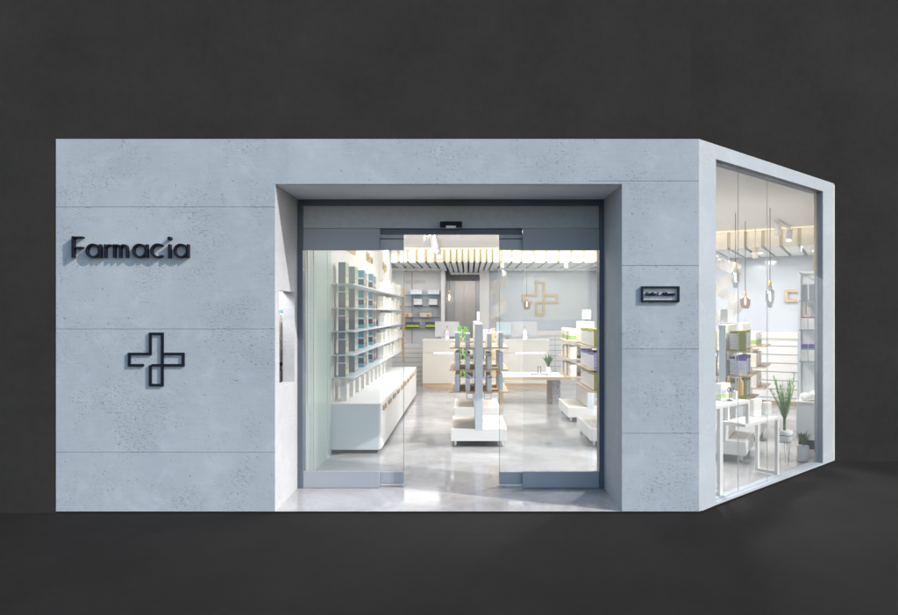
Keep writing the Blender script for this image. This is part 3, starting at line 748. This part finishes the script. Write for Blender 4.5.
# ================================================================== COUNTER AND BACK CABINETS
KY = PY(.376); KX0, KX1, KZ = PX(422.6, .376), PX(549, .376), 1.03
ct = thing('counter', 'long cream service counter with wooden foot and light groove', 'counter', (0,0,0))
box('plinth', WOODX, (KX0, KX1, KY+.01, KY+.6, 0, .085), ct)
cbm = MB(); xs = [KX0, -.27, .55, 1.10, KX1]
for a, b_ in zip(xs[:-1], xs[1:]): cbm.box(a+.0015, b_-.0015, KY, KY+.62, .087, .735)
cbm.build('front_panel', WARMW, ct)
box('upper_front', WARMW, (KX0, KX1, KY, KY+.62, .752, 1.008), ct)
for a, b_ in ((PX(434, .376), PX(453, .376)), (PX(516, .376), PX(546, .376))):
    box('light_groove', STRIP, (a, b_, KY-.001, KY+.01, .735, .752), ct)
box('groove_back', WARMW, (KX0+.01, KX1-.01, KY+.012, KY+.60, .7355, .7515), ct)
box('worktop', WHITE, (KX0-.01, KX1+.01, KY-.01, KY+.63, 1.009, KZ), ct)

def monitor(loc, label, rotz=0, back=True):
    t = thing('computer_monitor', label, 'monitor', loc, rotz, group='white monitors on the counter')
    MB().box(-.265, .265, -.012, .012,   .055, .385).build('screen_housing', mat('monitor_white', (.60,.61,.63), .4), t, bevel=.004)
    box('display', SCREEN, (-.25, .25, .0125, .0135, .10, .37), t)
    m = MB(); m.M = Matrix.Translation((0, -.013, .27)) @ Matrix.Rotation(pi/2, 4, 'X'); m.lathe([(.001,0),(.016,0),(.016,.003),(.001,.003)], seg=14); m.build('emblem', mat('orange_mark', (.65,.32,.06), .4), t)
    st = MB(); st.add([(-.035,-.014,.20),(.035,-.014,.20),(.05,-.11,.004),(-.05,-.11,.004),(-.035,-.022,.20),(.035,-.022,.20),(.05,-.118,.004),(-.05,-.118,.004)],
        [(0,1,2,3),(7,6,5,4),(0,4,5,1),(1,5,6,2),(2,6,7,3),(3,7,4,0)]); st.box(-.09, .09, -.13, .06, .0, .0035)
    st.build('stand', CERAM, t)
    m = MB(); m.M = Matrix.Translation((0, -.071, .10)) @ Matrix.Rotation(radians(62), 4, 'X'); m.lathe([(.001,.0),(.016,0),(.016,.006),(.001,.006)], seg=14); m.build('cable_hole', GREYW, t)
    return t
monitor((PX(447, .373), KY+.2, KZ), 'white monitor seen from behind at the left end of the counter')
monitor((PX(525, .373), KY+.2, KZ), 'white monitor seen from behind at the right end of the counter')
monitor((PX(504, .368), KY+.30, KZ), 'monitor turned to show its pale screen, just left of the right one', pi*.70)
bx = MB().box(-.2, .2, -.1, .1, 0, .012).box(-.2, .2, -.1, -.09, .012, .06).box(-.2, .2, .09, .1, .012, .06).box(-.2, -.19, -.09, .09, .012, .06).box(.19, .2, -.09, .09, .012, .06)
tag(bx.build('counter_tray', BROWN, None, (PX(489, .373), KY+.2, KZ)), 'dark brown open tray on the counter beside the column', 'tray')

# back shelf unit (left)
UX0, UX1 = PX(388, .338), PX(443, .338); UY = PY(.338)
un = thing('shelf_unit', 'tall grey glass-shelved cabinet behind the counter, left of the corridor', 'shelving', (0,0,0))
box('back_panel', mat('unit_back', (.68,.69,.71), .5), (UX0, UX1, UY+.20, UY+.24, .0, 2.60), un)
box('side', WHITE, (UX1-.045, UX1, UY, UY+.199, .86, 2.55), un); box('side', WHITE, (UX0, UX0+.045, UY, UY+.199, .86, 2.55), un)
box('top', CREAM, (UX0-.02, UX1+.02, UY-.02, UY+.22, 2.601, 2.66), un)
box('joint', GAP, (PX(412, .333), PX(412, .333)+.010, UY+.196, UY+.1995, .86, 2.60), un)
UZ = [PZ(294.8, .338), PZ(306, .338), PZ(317, .338), PZ(328, .338)]
for z in UZ: box('shelf', SGLASS, (UX0+.046, UX1-.08, UY+.002, UY+.195, z-.016, z), un)
lw = MB()
lw_o = box('base_cabinet', WHITE, (UX0-.3, UX1, UY-.12, UY+.19, .0, .86), un)
ll = MB()
for i in range(7): ll.box(UX0-.3, UX1, UY-.1215, UY-.1205, .10+i*.11, .109+i*.11)
ll.build('drawer_joint', mat('joint_grey', (.30,.32,.36), .6), un)
text_mesh('lettering', 'DERMOCOSMETICA', .12, mat('pale_gold', (.52,.45,.36), .5), un, (PX(414, .336), UY+.196, PZ(282, .336)), (pi/2, 0, 0), .002, 0, .52)
for ri, (z, m, szs, nm) in enumerate(((UZ[0], 'bluew', (.28,.15,.12), 'wide white carton with blue edge'), (UZ[1], 'navyw', (.20,.15,.165), 'white carton with navy edge'), (UZ[2], 'orange', (.28,.12,.095), 'pink and white carton with orange dot'), (UZ[3], 'navyy', (.32,.15,.135), 'navy and yellow carton'))):
    for k_, px in enumerate(((416, 433.5), (418, 433), (406, 425.5), (412.5, 432))[ri]):
        o = carton_at((PX(px, .338), UY+.09, z+.001), szs, m, f'{nm}, {"left" if k_ == 0 else "right"} one on {ROWS[ri]} shelf behind the counter', 'cartons behind the counter')
        if m == 'orange':
            dm = MB(); dm.M = Matrix.Translation((.06 if k_ else .03, -.061, .048)) @ Matrix.Rotation(pi/2, 4, 'X'); dm.lathe([(.001,0),(.034,0),(.034,.0015),(.001,.0015)], seg=16); dm.build('round_mark', mat('orange_dot', (.80,.35,.05), .5), o)

# corridor doors
cdr = thing('sliding_cupboard', 'tall beige cupboard doors in the corridor recess behind the counter', 'cupboard', (0,0,0))
for a, b_, m in ((-.57, -.36, GREYP), (-.355, -.11, BEIGEP), (-.105, .20, BEIGEP), (.205, .50, GREYP)): box('door', m, (a, b_, 11.9, 12.0, 0, 2.45), cdr)
# back counter right
bc = thing('back_cabinet', 'long white drawer cabinet with pale ledge along the blue wall', 'cabinet', (0,0,0))
BC0 = BY-.42
box('body', WHITE, (.56, 3.2, BC0, BY-.002, 0, 1.075), bc)
box('worktop', CREAM, (.55, 3.22, BC0-.02, BY-.002, 1.076, 1.17), bc)
ll = MB()
for i in range(8): ll.box(.56, 3.2, BC0-.002, BC0-.0005, .09+i*.125, .10+i*.125)
ll.box(2.05, 2.058, BC0-.0024, BC0-.0021, 0, 1.07)
ll.build('drawer_joint', mat('joint_grey', (.30,.32,.36), .6), bc)

# ================================================================== LOW TABLE, PLANT, WIRE ORNAMENT
tr_ = .466; TY = PY(tr_); TX0, TX1, TZ = PX(497, tr_), PX(571, tr_), PZ(377, tr_)
tb = thing('display_table', 'low white-topped display table with oak edge and panel legs', 'table', (0,0,0))
box('top', WHITE, (TX0, TX1, TY+.002, TY+.95, TZ-.03, TZ), tb)
box('edge', WOODX, (TX0-.001, TX1+.001, TY-.016, TY+.001, TZ-.05, TZ+.001), tb)
box('leg', WOOD, (PX(548, .46), PX(552.5, .46), TY+.25, TY+.33, 0, TZ-.031), tb)
box('leg', TERR, (PX(551.5, .456), PX(559, .456), TY+.10, TY+.2, 0, TZ-.031), tb)
box('leg', WOOD, (TX0+.06, TX0+.12, TY+.15, TY+.7, 0, TZ-.031), tb)
def fan_plant(name, label, loc, pot_prof, n, L, width, droop, spread, mats, rise=.0, pots=CERAM, seedv=1, zig=False, group=None):
    rnd = random.Random(seedv); t = thing(name, label, 'plant', loc, group=group)
    pm = MB(); pm.lathe(pot_prof, seg=24); pm.build('pot', pots, t)
    zt = pot_prof[-1][1]; lf = MB()
    for i in range(n):
        a = 2*pi*i/n*1.618*2+rnd.uniform(-.3, .3); sp = spread*rnd.uniform(.25, 1); ln = L*rnd.uniform(.65, 1); seg = 7; wd = width*rnd.uniform(.7, 1.1)
        cl = []; ex, ey = cos(a), sin(a); lf.mi = i % len(mats)
        for k_ in range(seg+1):
            u = k_/seg; rr = ln*sp*(u**1.3); h = ln*(u-droop*u*u*sp); cl.append((Vector((ex*rr, ey*rr, zt-.01+rise*u+h)), wd*max(.04, sin(pi*(.12+.88*u)))))
        vs = []; fs = []
        for c, ww in cl:
            sd = Vector((-ey, ex, 0)); vs += [tuple(c-sd*ww/2), tuple(c+Vector((0,0,-.15*ww))), tuple(c+sd*ww/2)]
        for k_ in range(seg): fs += [(k_*3, k_*3+1, k_*3+4, k_*3+3), (k_*3+1, k_*3+2, k_*3+5, k_*3+4)]
        lf.add(vs, fs)
    lf.build('foliage', mats, t); return t
fan_plant('potted_plant', 'small dark green plant in a white vase on the low table', (PX(548.5, .455), TY+.3, TZ+.001), [(.03,0),(.045,.03),(.045,.12),(.03,.15)], 16, .27, .05, .3, .6, [LEAFD, LEAF], seedv=3)
wr = MB(); ribbon(wr, [(-.13,0),(-.13,.03),(-.02,.03),(-.02,.16),(.03,.16),(.03,.03),(.14,.03),(.14,0)], .009, -.005, .005)
tag(wr.build('wire_ornament', mat('dark_wire', (.05,.05,.06), .4), None, (PX(539, .459), TY+.16, TZ+.006)), 'thin dark bent wire ornament beside the plant on the low table', 'ornament')

# ================================================================== PENDANTS, SPIRALS, TRACK SPOTS
def pendant(label, x, y, ztop, zb, gm, rad=.06, h=.2, style=0, rotz=0):
    t = thing('pendant_lamp', label, 'pendant lamp', (x, y, zb), rotz, group='glass pendant lamps')
    MB().tube([(0,0,h+.075),(0,0,ztop-zb)], .0045, 6).build('cord', mat('dark_wire', (.05,.05,.06), .4), t)
    MB().lathe([(.012,h),(.018,h+.01),(.018,h+.05),(.008,h+.085)], seg=16).build('cap', GOLD, t)
    if style == 0: pf = [(rad*.5,h),(rad*.55,h*.86),(rad,h*.8),(rad,h*.35),(rad*.9,h*.3),(rad*.55,h*.05),(rad*.5,.0)]
    elif style == 1: pf = [(rad*.55,h),(rad*.6,h*.84),(rad*1.15,h*.78),(rad*1.05,h*.72),(rad,h*.3),(rad*.75,.0)]
    else: pf = [(rad*.4,h),(rad*.5,h*.8),(rad,h*.45),(rad*.9,h*.15),(rad*.6,0)]
    g_ = MB(); vs = []; g_.lathe([(r, z) for r, z in pf] + [(r-.004, z+.001) for r, z in pf[::-1]], seg=28)
    g_.build('shade', gm, t); MB().lathe([(.002,.0),(.010,.01),(.012,.07),(.006,.12)], seg=10, z=h*.3).build('bulb', BULB, t)
    return t
pendant('clear glass pendant lamp with brass cap, in front of the corridor', PX(449.3, .41), PY(.41), 2.61, PZ(303.5, .41), CLEARG, .072, .19, 2)
pendant('smoky pendant lamp on a dark cord in front of the wooden wall cross', PX(526.8, .39), PY(.39), 2.61, PZ(309.5, .39), SMOKE, .075, .19, 1)
pendant('grey-green glass pendant lamp, left of three in the side window', PX(735.5, .62), PY(.62), 2.9, PZ(288, .62), SEAG, .05, .25)
pendant('smoky glass pendant lamp with dark cord, middle of three in the side window', PX(745.3, .57), PY(.57), 2.9, PZ(308.5, .57), SMOKE, .065, .17, 1)
pendant('grey-green glass pendant lamp, right of three in the side window', PX(770, .65), PY(.65), 2.9, PZ(307.5, .65), SEAG, .05, .26)

def spiral(label, x, y, ztop, zbot, R_, band, turns, a0):
    t = thing('spiral_lamp', label, 'lamp', (x, y, zbot), group='white spiral ribbon lamps')
    n = int(turns*28); H = ztop-zbot-band; vs = []; fs = []
    for i in range(n+1):
        a = a0+2*pi*turns*i/n; z = H*(i/n)
        for r, dz in ((R_,0),(R_,band),(R_-.004,band),(R_-.004,0)): vs.append((r*cos(a), r*sin(a), z+dz))
    for i in range(n):
        for k_ in range(4): fs.append((i*4+k_, i*4+(k_+1)%4, i*4+4+(k_+1)%4, i*4+4+k_))
    m = MB(); m.smooth = False; m.add(vs, fs); m.build('ribbon', RIBBON, t)
    MB().tube([(0,0,H*.2),(0,0,2.9-zbot)], .004, 6).build('cord', CERAM, t)
    return t
spiral('white spiral ribbon lamp hanging in front of the blue wall beside the column', PX(498, .362), PY(.362), 2.58, PZ(333, .362), .20, .27, 2.1, .4)
spiral('large white spiral ribbon lamp hanging behind the left pendant in the side window', PX(729, .50), PY(.50), 2.6, PZ(336, .50), .19, .20, 2.4, .4)

def spot(par, x, y, ang=0.4, e=9, lit=True, r=.035):
    m = MB(); m.box(x-.008, x+.008, y-.008, y+.008, -.07, -.01); st = m.build('spot_arm', CERAM, par)
    m = MB(); M_ = Matrix.Translation((x, y, -.10)) @ Matrix.Rotation(ang, 4, 'X'); m.M = M_
    m.lathe([(r*.9,.07),(r,.06),(r,-.08),(r*.86,-.085)], seg=18); h_ = m.build('spot_head', CERAM, st)
    if lit:
        m = MB(); m.M = M_; m.lathe([(.001,-.087),(r*.85,-.087),(r*.85,-.0855),(.001,-.0855)], seg=16); m.build('lamp_face', LAMPE, h_)
        l = bpy.data.lights.new('spot_light', 'SPOT'); l.energy = e; l.spot_size = radians(75); l.spot_blend = .6; l.color = NEUT; l.shadow_soft_size = .04
        o = bpy.data.objects.new('spot_light', l); COL.objects.link(o); o.parent = par; o.matrix_local = M_ @ Matrix.Translation((0,0,-.1))
tk = thing('track_light', 'white ceiling track with spot heads over the counter approach', 'track light', (-.56, 4.75, 2.86), group='ceiling tracks with spots')
box('track', CERAM, (-.014, .014, 0, 3.35, -.01, .022), tk)
for yy, l_ in ((.15, False), (.75, True), (1.45, True), (2.45, True)): spot(tk, 0, yy, -.5 if l_ else 0, 26, l_, .045)
m = MB(); m.lathe([(.04,-.12),(.045,-.12),(.045,.0),(.04,.0)], cx=-.085, cy=.15, z=-.05, seg=18); m.build('junction_box', mat('pale_grey', (.6,.6,.6), .5), tk)
ps = at(776, .587)
tk2 = thing('track_light', 'white ceiling track with spot heads seen through the side window', 'track light', (ps.x, ps.y, 2.86), TH-.10, group='ceiling tracks with spots')
box('track', CERAM, (-.014, .014, 0, 2.6, -.01, .022), tk2)
for yy, l_ in ((.12, False), (.95, True), (2.1, True)): spot(tk2, 0, yy, -.4 if l_ else 0, 16, l_, .042)
for (px, py, r, lab, rz_) in ((502, 264, .405, 'small ivory ceiling spot with gold ring, left of the pendant cord', 0), (566, 264, .405, 'small ivory ceiling spot with gold ring, above the right gondolas', 0), (755.5, 253, .527, 'small ivory ceiling spot with gold ring, in the side window', TH)):
    t = thing('ceiling_spot', lab, 'spotlight', (PX(px, r), PY(r), PZ(py, r)-.08), rz_, group='small ivory ceiling spots')
    MB().lathe([(.036,0),(.04,.005),(.04,.16),(.03,.165)], seg=16).build('body', CREAM, t)
    m = MB(); m.M = Matrix.Translation((.0,-.052,.125)) @ Matrix.Rotation(pi/2, 4, 'X'); m.lathe([(.012,0),(.024,0),(.024,.012),(.012,.012)], seg=14); m.build('ring', GOLD, t)
    MB().tube([(0,0,.16),(0,0,2.9-(PZ(py, r)-.08))], .006, 6).build('stem', CREAM, t)

# ================================================================== SIDE-WINDOW SHOP PART
def inB(p, a, b_, z=0): q_ = p+U*a+V*b_; return (q_.x, q_.y, z)
g0 = at(745.6, .755)                                  # near right corner of the front base
HB = .235
def gB(k_): return g0+V*(1.32*k_)
LB = .72
ga = inB(gB(0), -HB, 0); gondola('gondola shelf seen in the side window, nearest the glass', ga, LB, HB, .285, TH, .035)
gb = inB(gB(1), -HB, 0); gondola('gondola shelf seen in the side window, second from the glass', gb, LB, HB, .285, TH, .035)
c0, c1_ = gB(0)-U*HB, gB(1)-U*HB
for li, z in enumerate(GZ):
    for k_ in range(5):
        m, nm, sz = [('olivew', 'olive-topped white box', (.10,.10,.215)), ('purple', 'white and violet box', (.10,.095,.195)), ('olivew', 'olive-topped white box', (.10,.10,.20))][li]
        carton_at(inB(c0, .12+.01*k_, .10+k_*.122, z+.001), sz, m, f'{nm}, {ORD[k_]} from the front, {lev[li]} right shelf of side-window front gondola', 'boxes on the side-window gondolas', TH)
    m, nm = [('olive', 'olive box'), ('purple', 'violet and white box'), ('olive', 'olive box')][li]
    carton_at(inB(c0, .20, .03, z+.001), (.075, .03, sz[2]), m, f'thin {nm} at the front, {lev[li]} right shelf of side-window front gondola', 'boxes on the side-window gondolas', TH)
    carton_at(inB(c0, -.12, .08, z+.001), (.10, .10, sz[2]), m, f'{nm} on {lev[li]} left shelf of side-window front gondola', 'boxes on the side-window gondolas', TH)
    m, nm = [('whiteg', 'white and green carton'), ('ivory', 'ivory carton'), ('white', 'plain white carton')][li]
    for k_ in range(3):
        carton_at(inB(c1_, .13, .10+k_*.22, z+.001), (.11, .16, .17), m, f'{nm}, {ORD[k_]} from the front, {lev[li]} shelf of side-window rear gondola', 'boxes on the side-window gondolas', TH)
for k_, a in enumerate((.0, .0)):
    q_ = inB(c0, .0, .12+k_*.42, 1.471)
    ticket(q_, ['upright white ticket on the side-window front gondola, nearer the glass', 'upright white ticket on the side-window front gondola, farther back'][k_], TH, .075, .15, .02)
# drawers and ledge on wall B
bcB = thing('back_cabinet', 'white drawer cabinet with pale ledge in the side window', 'cabinet', (WB.x, WB.y, 0), TH)
box('body', WHITE, (-1.3, 2.5, -.40, -.002, .07, 1.16), bcB)
box('plinth', WOODX, (-1.3, 2.5, -.37, -.005, 0, .069), bcB)
box('worktop', CREAM, (-1.31, 2.5, -.42, -.002, 1.161, 1.26), bcB)
ll = MB()
for i in range(7): ll.box(-1.3, 2.5, -.4025, -.4005, .12+i*.15, .135+i*.15)
ll.build('drawer_joint', mat('joint_grey', (.30,.32,.36), .6), bcB)
# glass showcase at the right
r_s = .68; sp0 = at(797.5, r_s)
ST = AE-.15
UA = Vector((1.0, 0.0)); 
sc_ = thing('glass_showcase', 'tall metal-framed glass showcase at the right end of the side window', 'showcase', (sp0.x, sp0.y, 0), TH)
def zq(py): return PZ(py, r_s)
zt, zb = zq(272.5), zq(362)
fm = MB(); SW = .27
for (xx, yy) in ((0,0),(SW-.016,0),(0,.30),(SW-.016,.30)): fm.box(xx, xx+.016, yy, yy+.016, .56, zt)
fm.box(0, SW, 0, .016, zt, zt+.016).box(0, SW, .30, .316, zt, zt+.016).box(0, .016, .016, .30, zt, zt+.016)
fm.build('frame', STEELW, sc_)
for py in (300.5, 329.5, 361): box('shelf', SGLASS, (.017, SW-.017, .005, .31, zq(py)-.012, zq(py)), sc_)
box('back', mat('showcase_back', (.60,.63,.67), .5), (.0, SW+.02, .32, .34, .56, zt+.01), sc_)
box('base_cabinet', GREYW, (-.01, SW+.02, -.02, .40, .11, .545), sc_); box('base_top', WHITE, (-.015, SW+.025, -.03, .41, .546, .56), sc_)
box('base_plinth', BLACK, (.01, SW, .0, .39, 0, .109), sc_)
box('divider', GOLDW, (.075, .085, .05, .28, zq(315), zq(300.5)-.013), sc_)
for k_ in range(3):
    o = ['left', 'middle', 'right'][k_]; a = .07+k_*.075
    def SP(a, b_, z): q_ = sp0+U*a+V*b_; return (q_.x, q_.y, z)
    carton_at(SP(a, .1, zq(300.5)+.001), (.055, .12, .2), 'greyd', f'{o} slate grey pack on the top shelf of the glass showcase', 'packs in the glass showcase', TH)
    carton_at(SP(a, .1, zq(329.5)+.001), (.066, .12, .15), 'redw', f'{o} white pack with red lid on the showcase middle shelf', 'packs in the glass showcase', TH)
    carton_at(SP(a, .1, zq(361)+.001), (.066, .12, .20), 'purpleg', f'{o} white pack with violet top on the showcase lower shelf', 'packs in the glass showcase', TH)
m = MB(); m.M = Matrix.Scale(1, 4)
for k_, (a, b_, z, rr) in enumerate(((.10, .08, .6, .085), (.20, .26, .6, .10))):
    mm = MB(); mm.lathe([(rr*.75,0),(rr,rr*.35),(rr*.95,rr*.7),(rr*.55,rr*1.05),(.002,rr*1.1)], seg=20)
    tag(mm.build('towel_roll', CERAM, None, ((sp0+U*a+V*b_).x, (sp0+U*a+V*b_).y, .561)), ['rounded white towel on the base of the glass showcase, left', 'rounded white towel on the base of the glass showcase, right'][k_], 'towel', 'white towels in the showcase')

# two-level white stand right behind the side glass
def sF(px, n):
    k = (px-VX)/(S*D); return (k*(D+.762*n)-(1.863-.648*n))/(.762-.648*k)
def onF(s, n, z): q_ = F(s, n); return (q_[0], q_[1], z)
N0, N1 = .085, .31
def fb(s0, s1, n0, n1, z0, z1): return MB().prism(fq(s0, s1, n0, n1), z0, z1)
TT = thing('display_table', 'two-level white metal display table standing behind the side window glass', 'table', (0, 0, 0))
sH0, sH1, sL1, HT, LT, lg = .40, sF(750, N0), sF(779.5, N0), .80, .585, .052
fb(sH0, sH1, N0, N1, HT-.028, HT).build('top', WHITE, TT, bevel=.002)
fb(sH1-lg-.04, sL1, N0+.0005, N1-.0005, LT-.028, LT).build('top', WHITE, TT, bevel=.002)
s7 = sF(720, N0)
for n_ in (N0, N1-.03):
    fb(s7, s7+lg, n_, n_+.03, .0185, HT-.029).build('leg', WHITE, TT)
    fb(sH1-lg*.6, sH1-.001, n_+.001, n_+.029, LT+.0005, HT-.029).build('leg', WHITE, TT)
    fb(sL1-lg*.75, sL1-.001, n_+.001, n_+.029, .0185, LT-.029).build('leg', WHITE, TT)
for (a, z) in ((s7, .0185), (sL1-lg*.75, .0185)): fb(a+.002, a+lg*.7, N0+.0305, N1-.0305, z, z+.028).build('foot_bar', WHITE, TT)
fb(sH1-lg*.6+.002, sH1-.003, N0+.0305, N1-.0305, HT-.06, HT-.029).build('cross_bar', WHITE, TT)
carton_at(onF(sF(722, .27), .27, HT+.001), (.17, .07, .15), 'wfront', 'white box with green band on the upper level of the window table', 'goods on the window table', AE)
carton_at(onF(sF(735, .2), .2, HT+.001), (.035, .035, .075), 'white', 'tiny white box beside the sunglasses on the window table', 'goods on the window table', AE)
carton_at(onF(sF(756, .26), .26, LT+.001), (.17, .04, .165), 'white', 'larger white card box on the lower level of the window table', 'goods on the window table', AE)
carton_at(onF(sF(767, .22), .22, LT+.001), (.12, .04, .125), 'white', 'smaller white card box on the lower level of the window table', 'goods on the window table', AE)
for k_, (s0, n0, kk) in enumerate(((sF(728.5, .33), .33, .95), (sF(740, .30), .30, 1.15))):
    b0 = thing('pump_bottle', ['amber pump bottle behind the white box on the window table', 'taller amber pump bottle at the end of the window table'][k_], 'bottle', onF(s0, n0, HT+.001), AE, 'amber pump bottles')
    MB().lathe([(.026*kk,0),(.028*kk,.01),(.028*kk,.11*kk),(.012*kk,.14*kk),(.011*kk,.155*kk)], seg=18).build('body', AMBER, b0)
    MB().lathe([(.013*kk,.155*kk),(.013*kk,.175*kk),(.004,.178*kk),(.004,.20*kk)], seg=12).tube([(0,0,.2*kk),(.035*kk,0,.195*kk)], .004, 6).build('pump', GOLD, b0)
sg = thing('sunglasses', 'dark sunglasses on a thin post on the taller window table', 'sunglasses', onF(sF(730.5, .18), .18, HT+.001), AE)
def ring(mb, cx, cz, rr):
    ribbon(mb, arc(cx, cz, rr, 0, 350, 18), .005, -.003, .003, True)
m = MB(); ring(m, -.028, .10, .022); ring(m, .028, .10, .022); m.box(-.008, .008, -.002, .002, .103, .108); m.build('frame', NAVY, sg)
m = MB().tube([(0,.01,0),(0,.01,.105)], .003, 6); m.lathe([(.025,0),(.025,.004)], cy=.01, seg=14); m.build('post', BLACK, sg)

# plants by the side glass
pt = fan_plant('potted_plant', 'tall feathery green plant in a round white pot on a wire stand', onF(sF(784.5, .24), .24, 0), [(.055,.245),(.075,.28),(.082,.36),(.075,.375)], 1, .1, .01, .1, .1, [LEAF], seedv=5)
for ch in list(bpy.data.objects):
    if ch.parent == pt and ch.name.startswith('foliage'): bpy.data.objects.remove(ch)
st = MB()
for a in (0, 2.09, 4.19):
    st.tube([(.07*cos(a), .07*sin(a), .33), (.045*cos(a+.25), .045*sin(a+.25), .0), (.07*cos(a+.5), .07*sin(a+.5), .33)], .0025, 5)
st.lathe([(.078,.325),(.082,.325),(.082,.331),(.078,.331)], seg=24)
st.build('wire_stand', mat('dark_wire', (.05,.05,.06), .4), pt)
fo = MB(); rnd = random.Random(11)
for i in range(15):
    a = 2*pi*i/15+rnd.uniform(-.2, .2); sp = rnd.uniform(.03, .14); H = rnd.uniform(.40, .62); pts = []; bend = rnd.uniform(-1.2, 1.2)
    for k_ in range(9):
        u = k_/8; rr = .010+sp*max(0, u-.3)**1.1*1.6; pts.append(Vector((rr*cos(a+.5*u*u*bend), rr*sin(a+.5*u*u*bend), .37+H*(u-.12*u*u*abs(bend)))))
    fo.mi = 0; fo.tube([tuple(p_) for p_ in pts], [.0045*(1-.7*k_/8) for k_ in range(9)], 5)
    for k_ in range(60):
        u = .30+.70*k_/60; ii = min(7, int(u*8)); fr_ = u*8-ii; p_ = pts[ii].lerp(pts[ii+1], fr_)
        aa = a+(pi/2 if k_ % 2 else -pi/2)+rnd.uniform(-.5, .5); ln = rnd.uniform(.045, .10)*(1.15-u*.6); dr = Vector((cos(aa)*.6, sin(aa)*.6, .75)).normalized(); sd = Vector((-sin(aa), cos(aa), 0))*.0035
        e = p_+dr*ln; mid = p_+dr*ln*.5; fo.mi = rnd.choice((0, 1, 1)); fo.add([tuple(p_), tuple(mid+sd), tuple(e), tuple(mid-sd)], [(0,1,2,3)])
fo.build('foliage', [LEAF, LEAFL], pt)
fan_plant('potted_plant', 'spiky dark green plant in a tall square-shouldered white pot', onF(sF(803, .20), .20, 0), [(.042,0),(.055,.02),(.06,.17),(.054,.175)], 34, .185, .026, .55, .75, [LEAFD, LEAF, LEAFD], rise=.02, seedv=8)

# goods in the reveal niche
nz = thing('niche_shelf', 'glass shelf inside the small display opening in the entrance reveal', 'shelf', (0,0,0))
for z in (1.12, 1.38, 1.60): box('shelf', CLEARG, (NX+.001, JX0-.03, .13, .99, z-.01, z), nz)
for k_, (z, m, dn, h) in enumerate(((.921,'white','lowest',.15),(1.121,'navyw','second',.14),(1.381,'ivory','third',.13),(1.601,'bluew','highest',.17))):
    for i in range(3):
        carton_at((JX0-.11, .42+i*.19, z), (.10, .12, h), m if i != 1 else 'white', f'{ORD[i]} box on the {dn} level of the reveal display niche', 'boxes in the reveal niche')
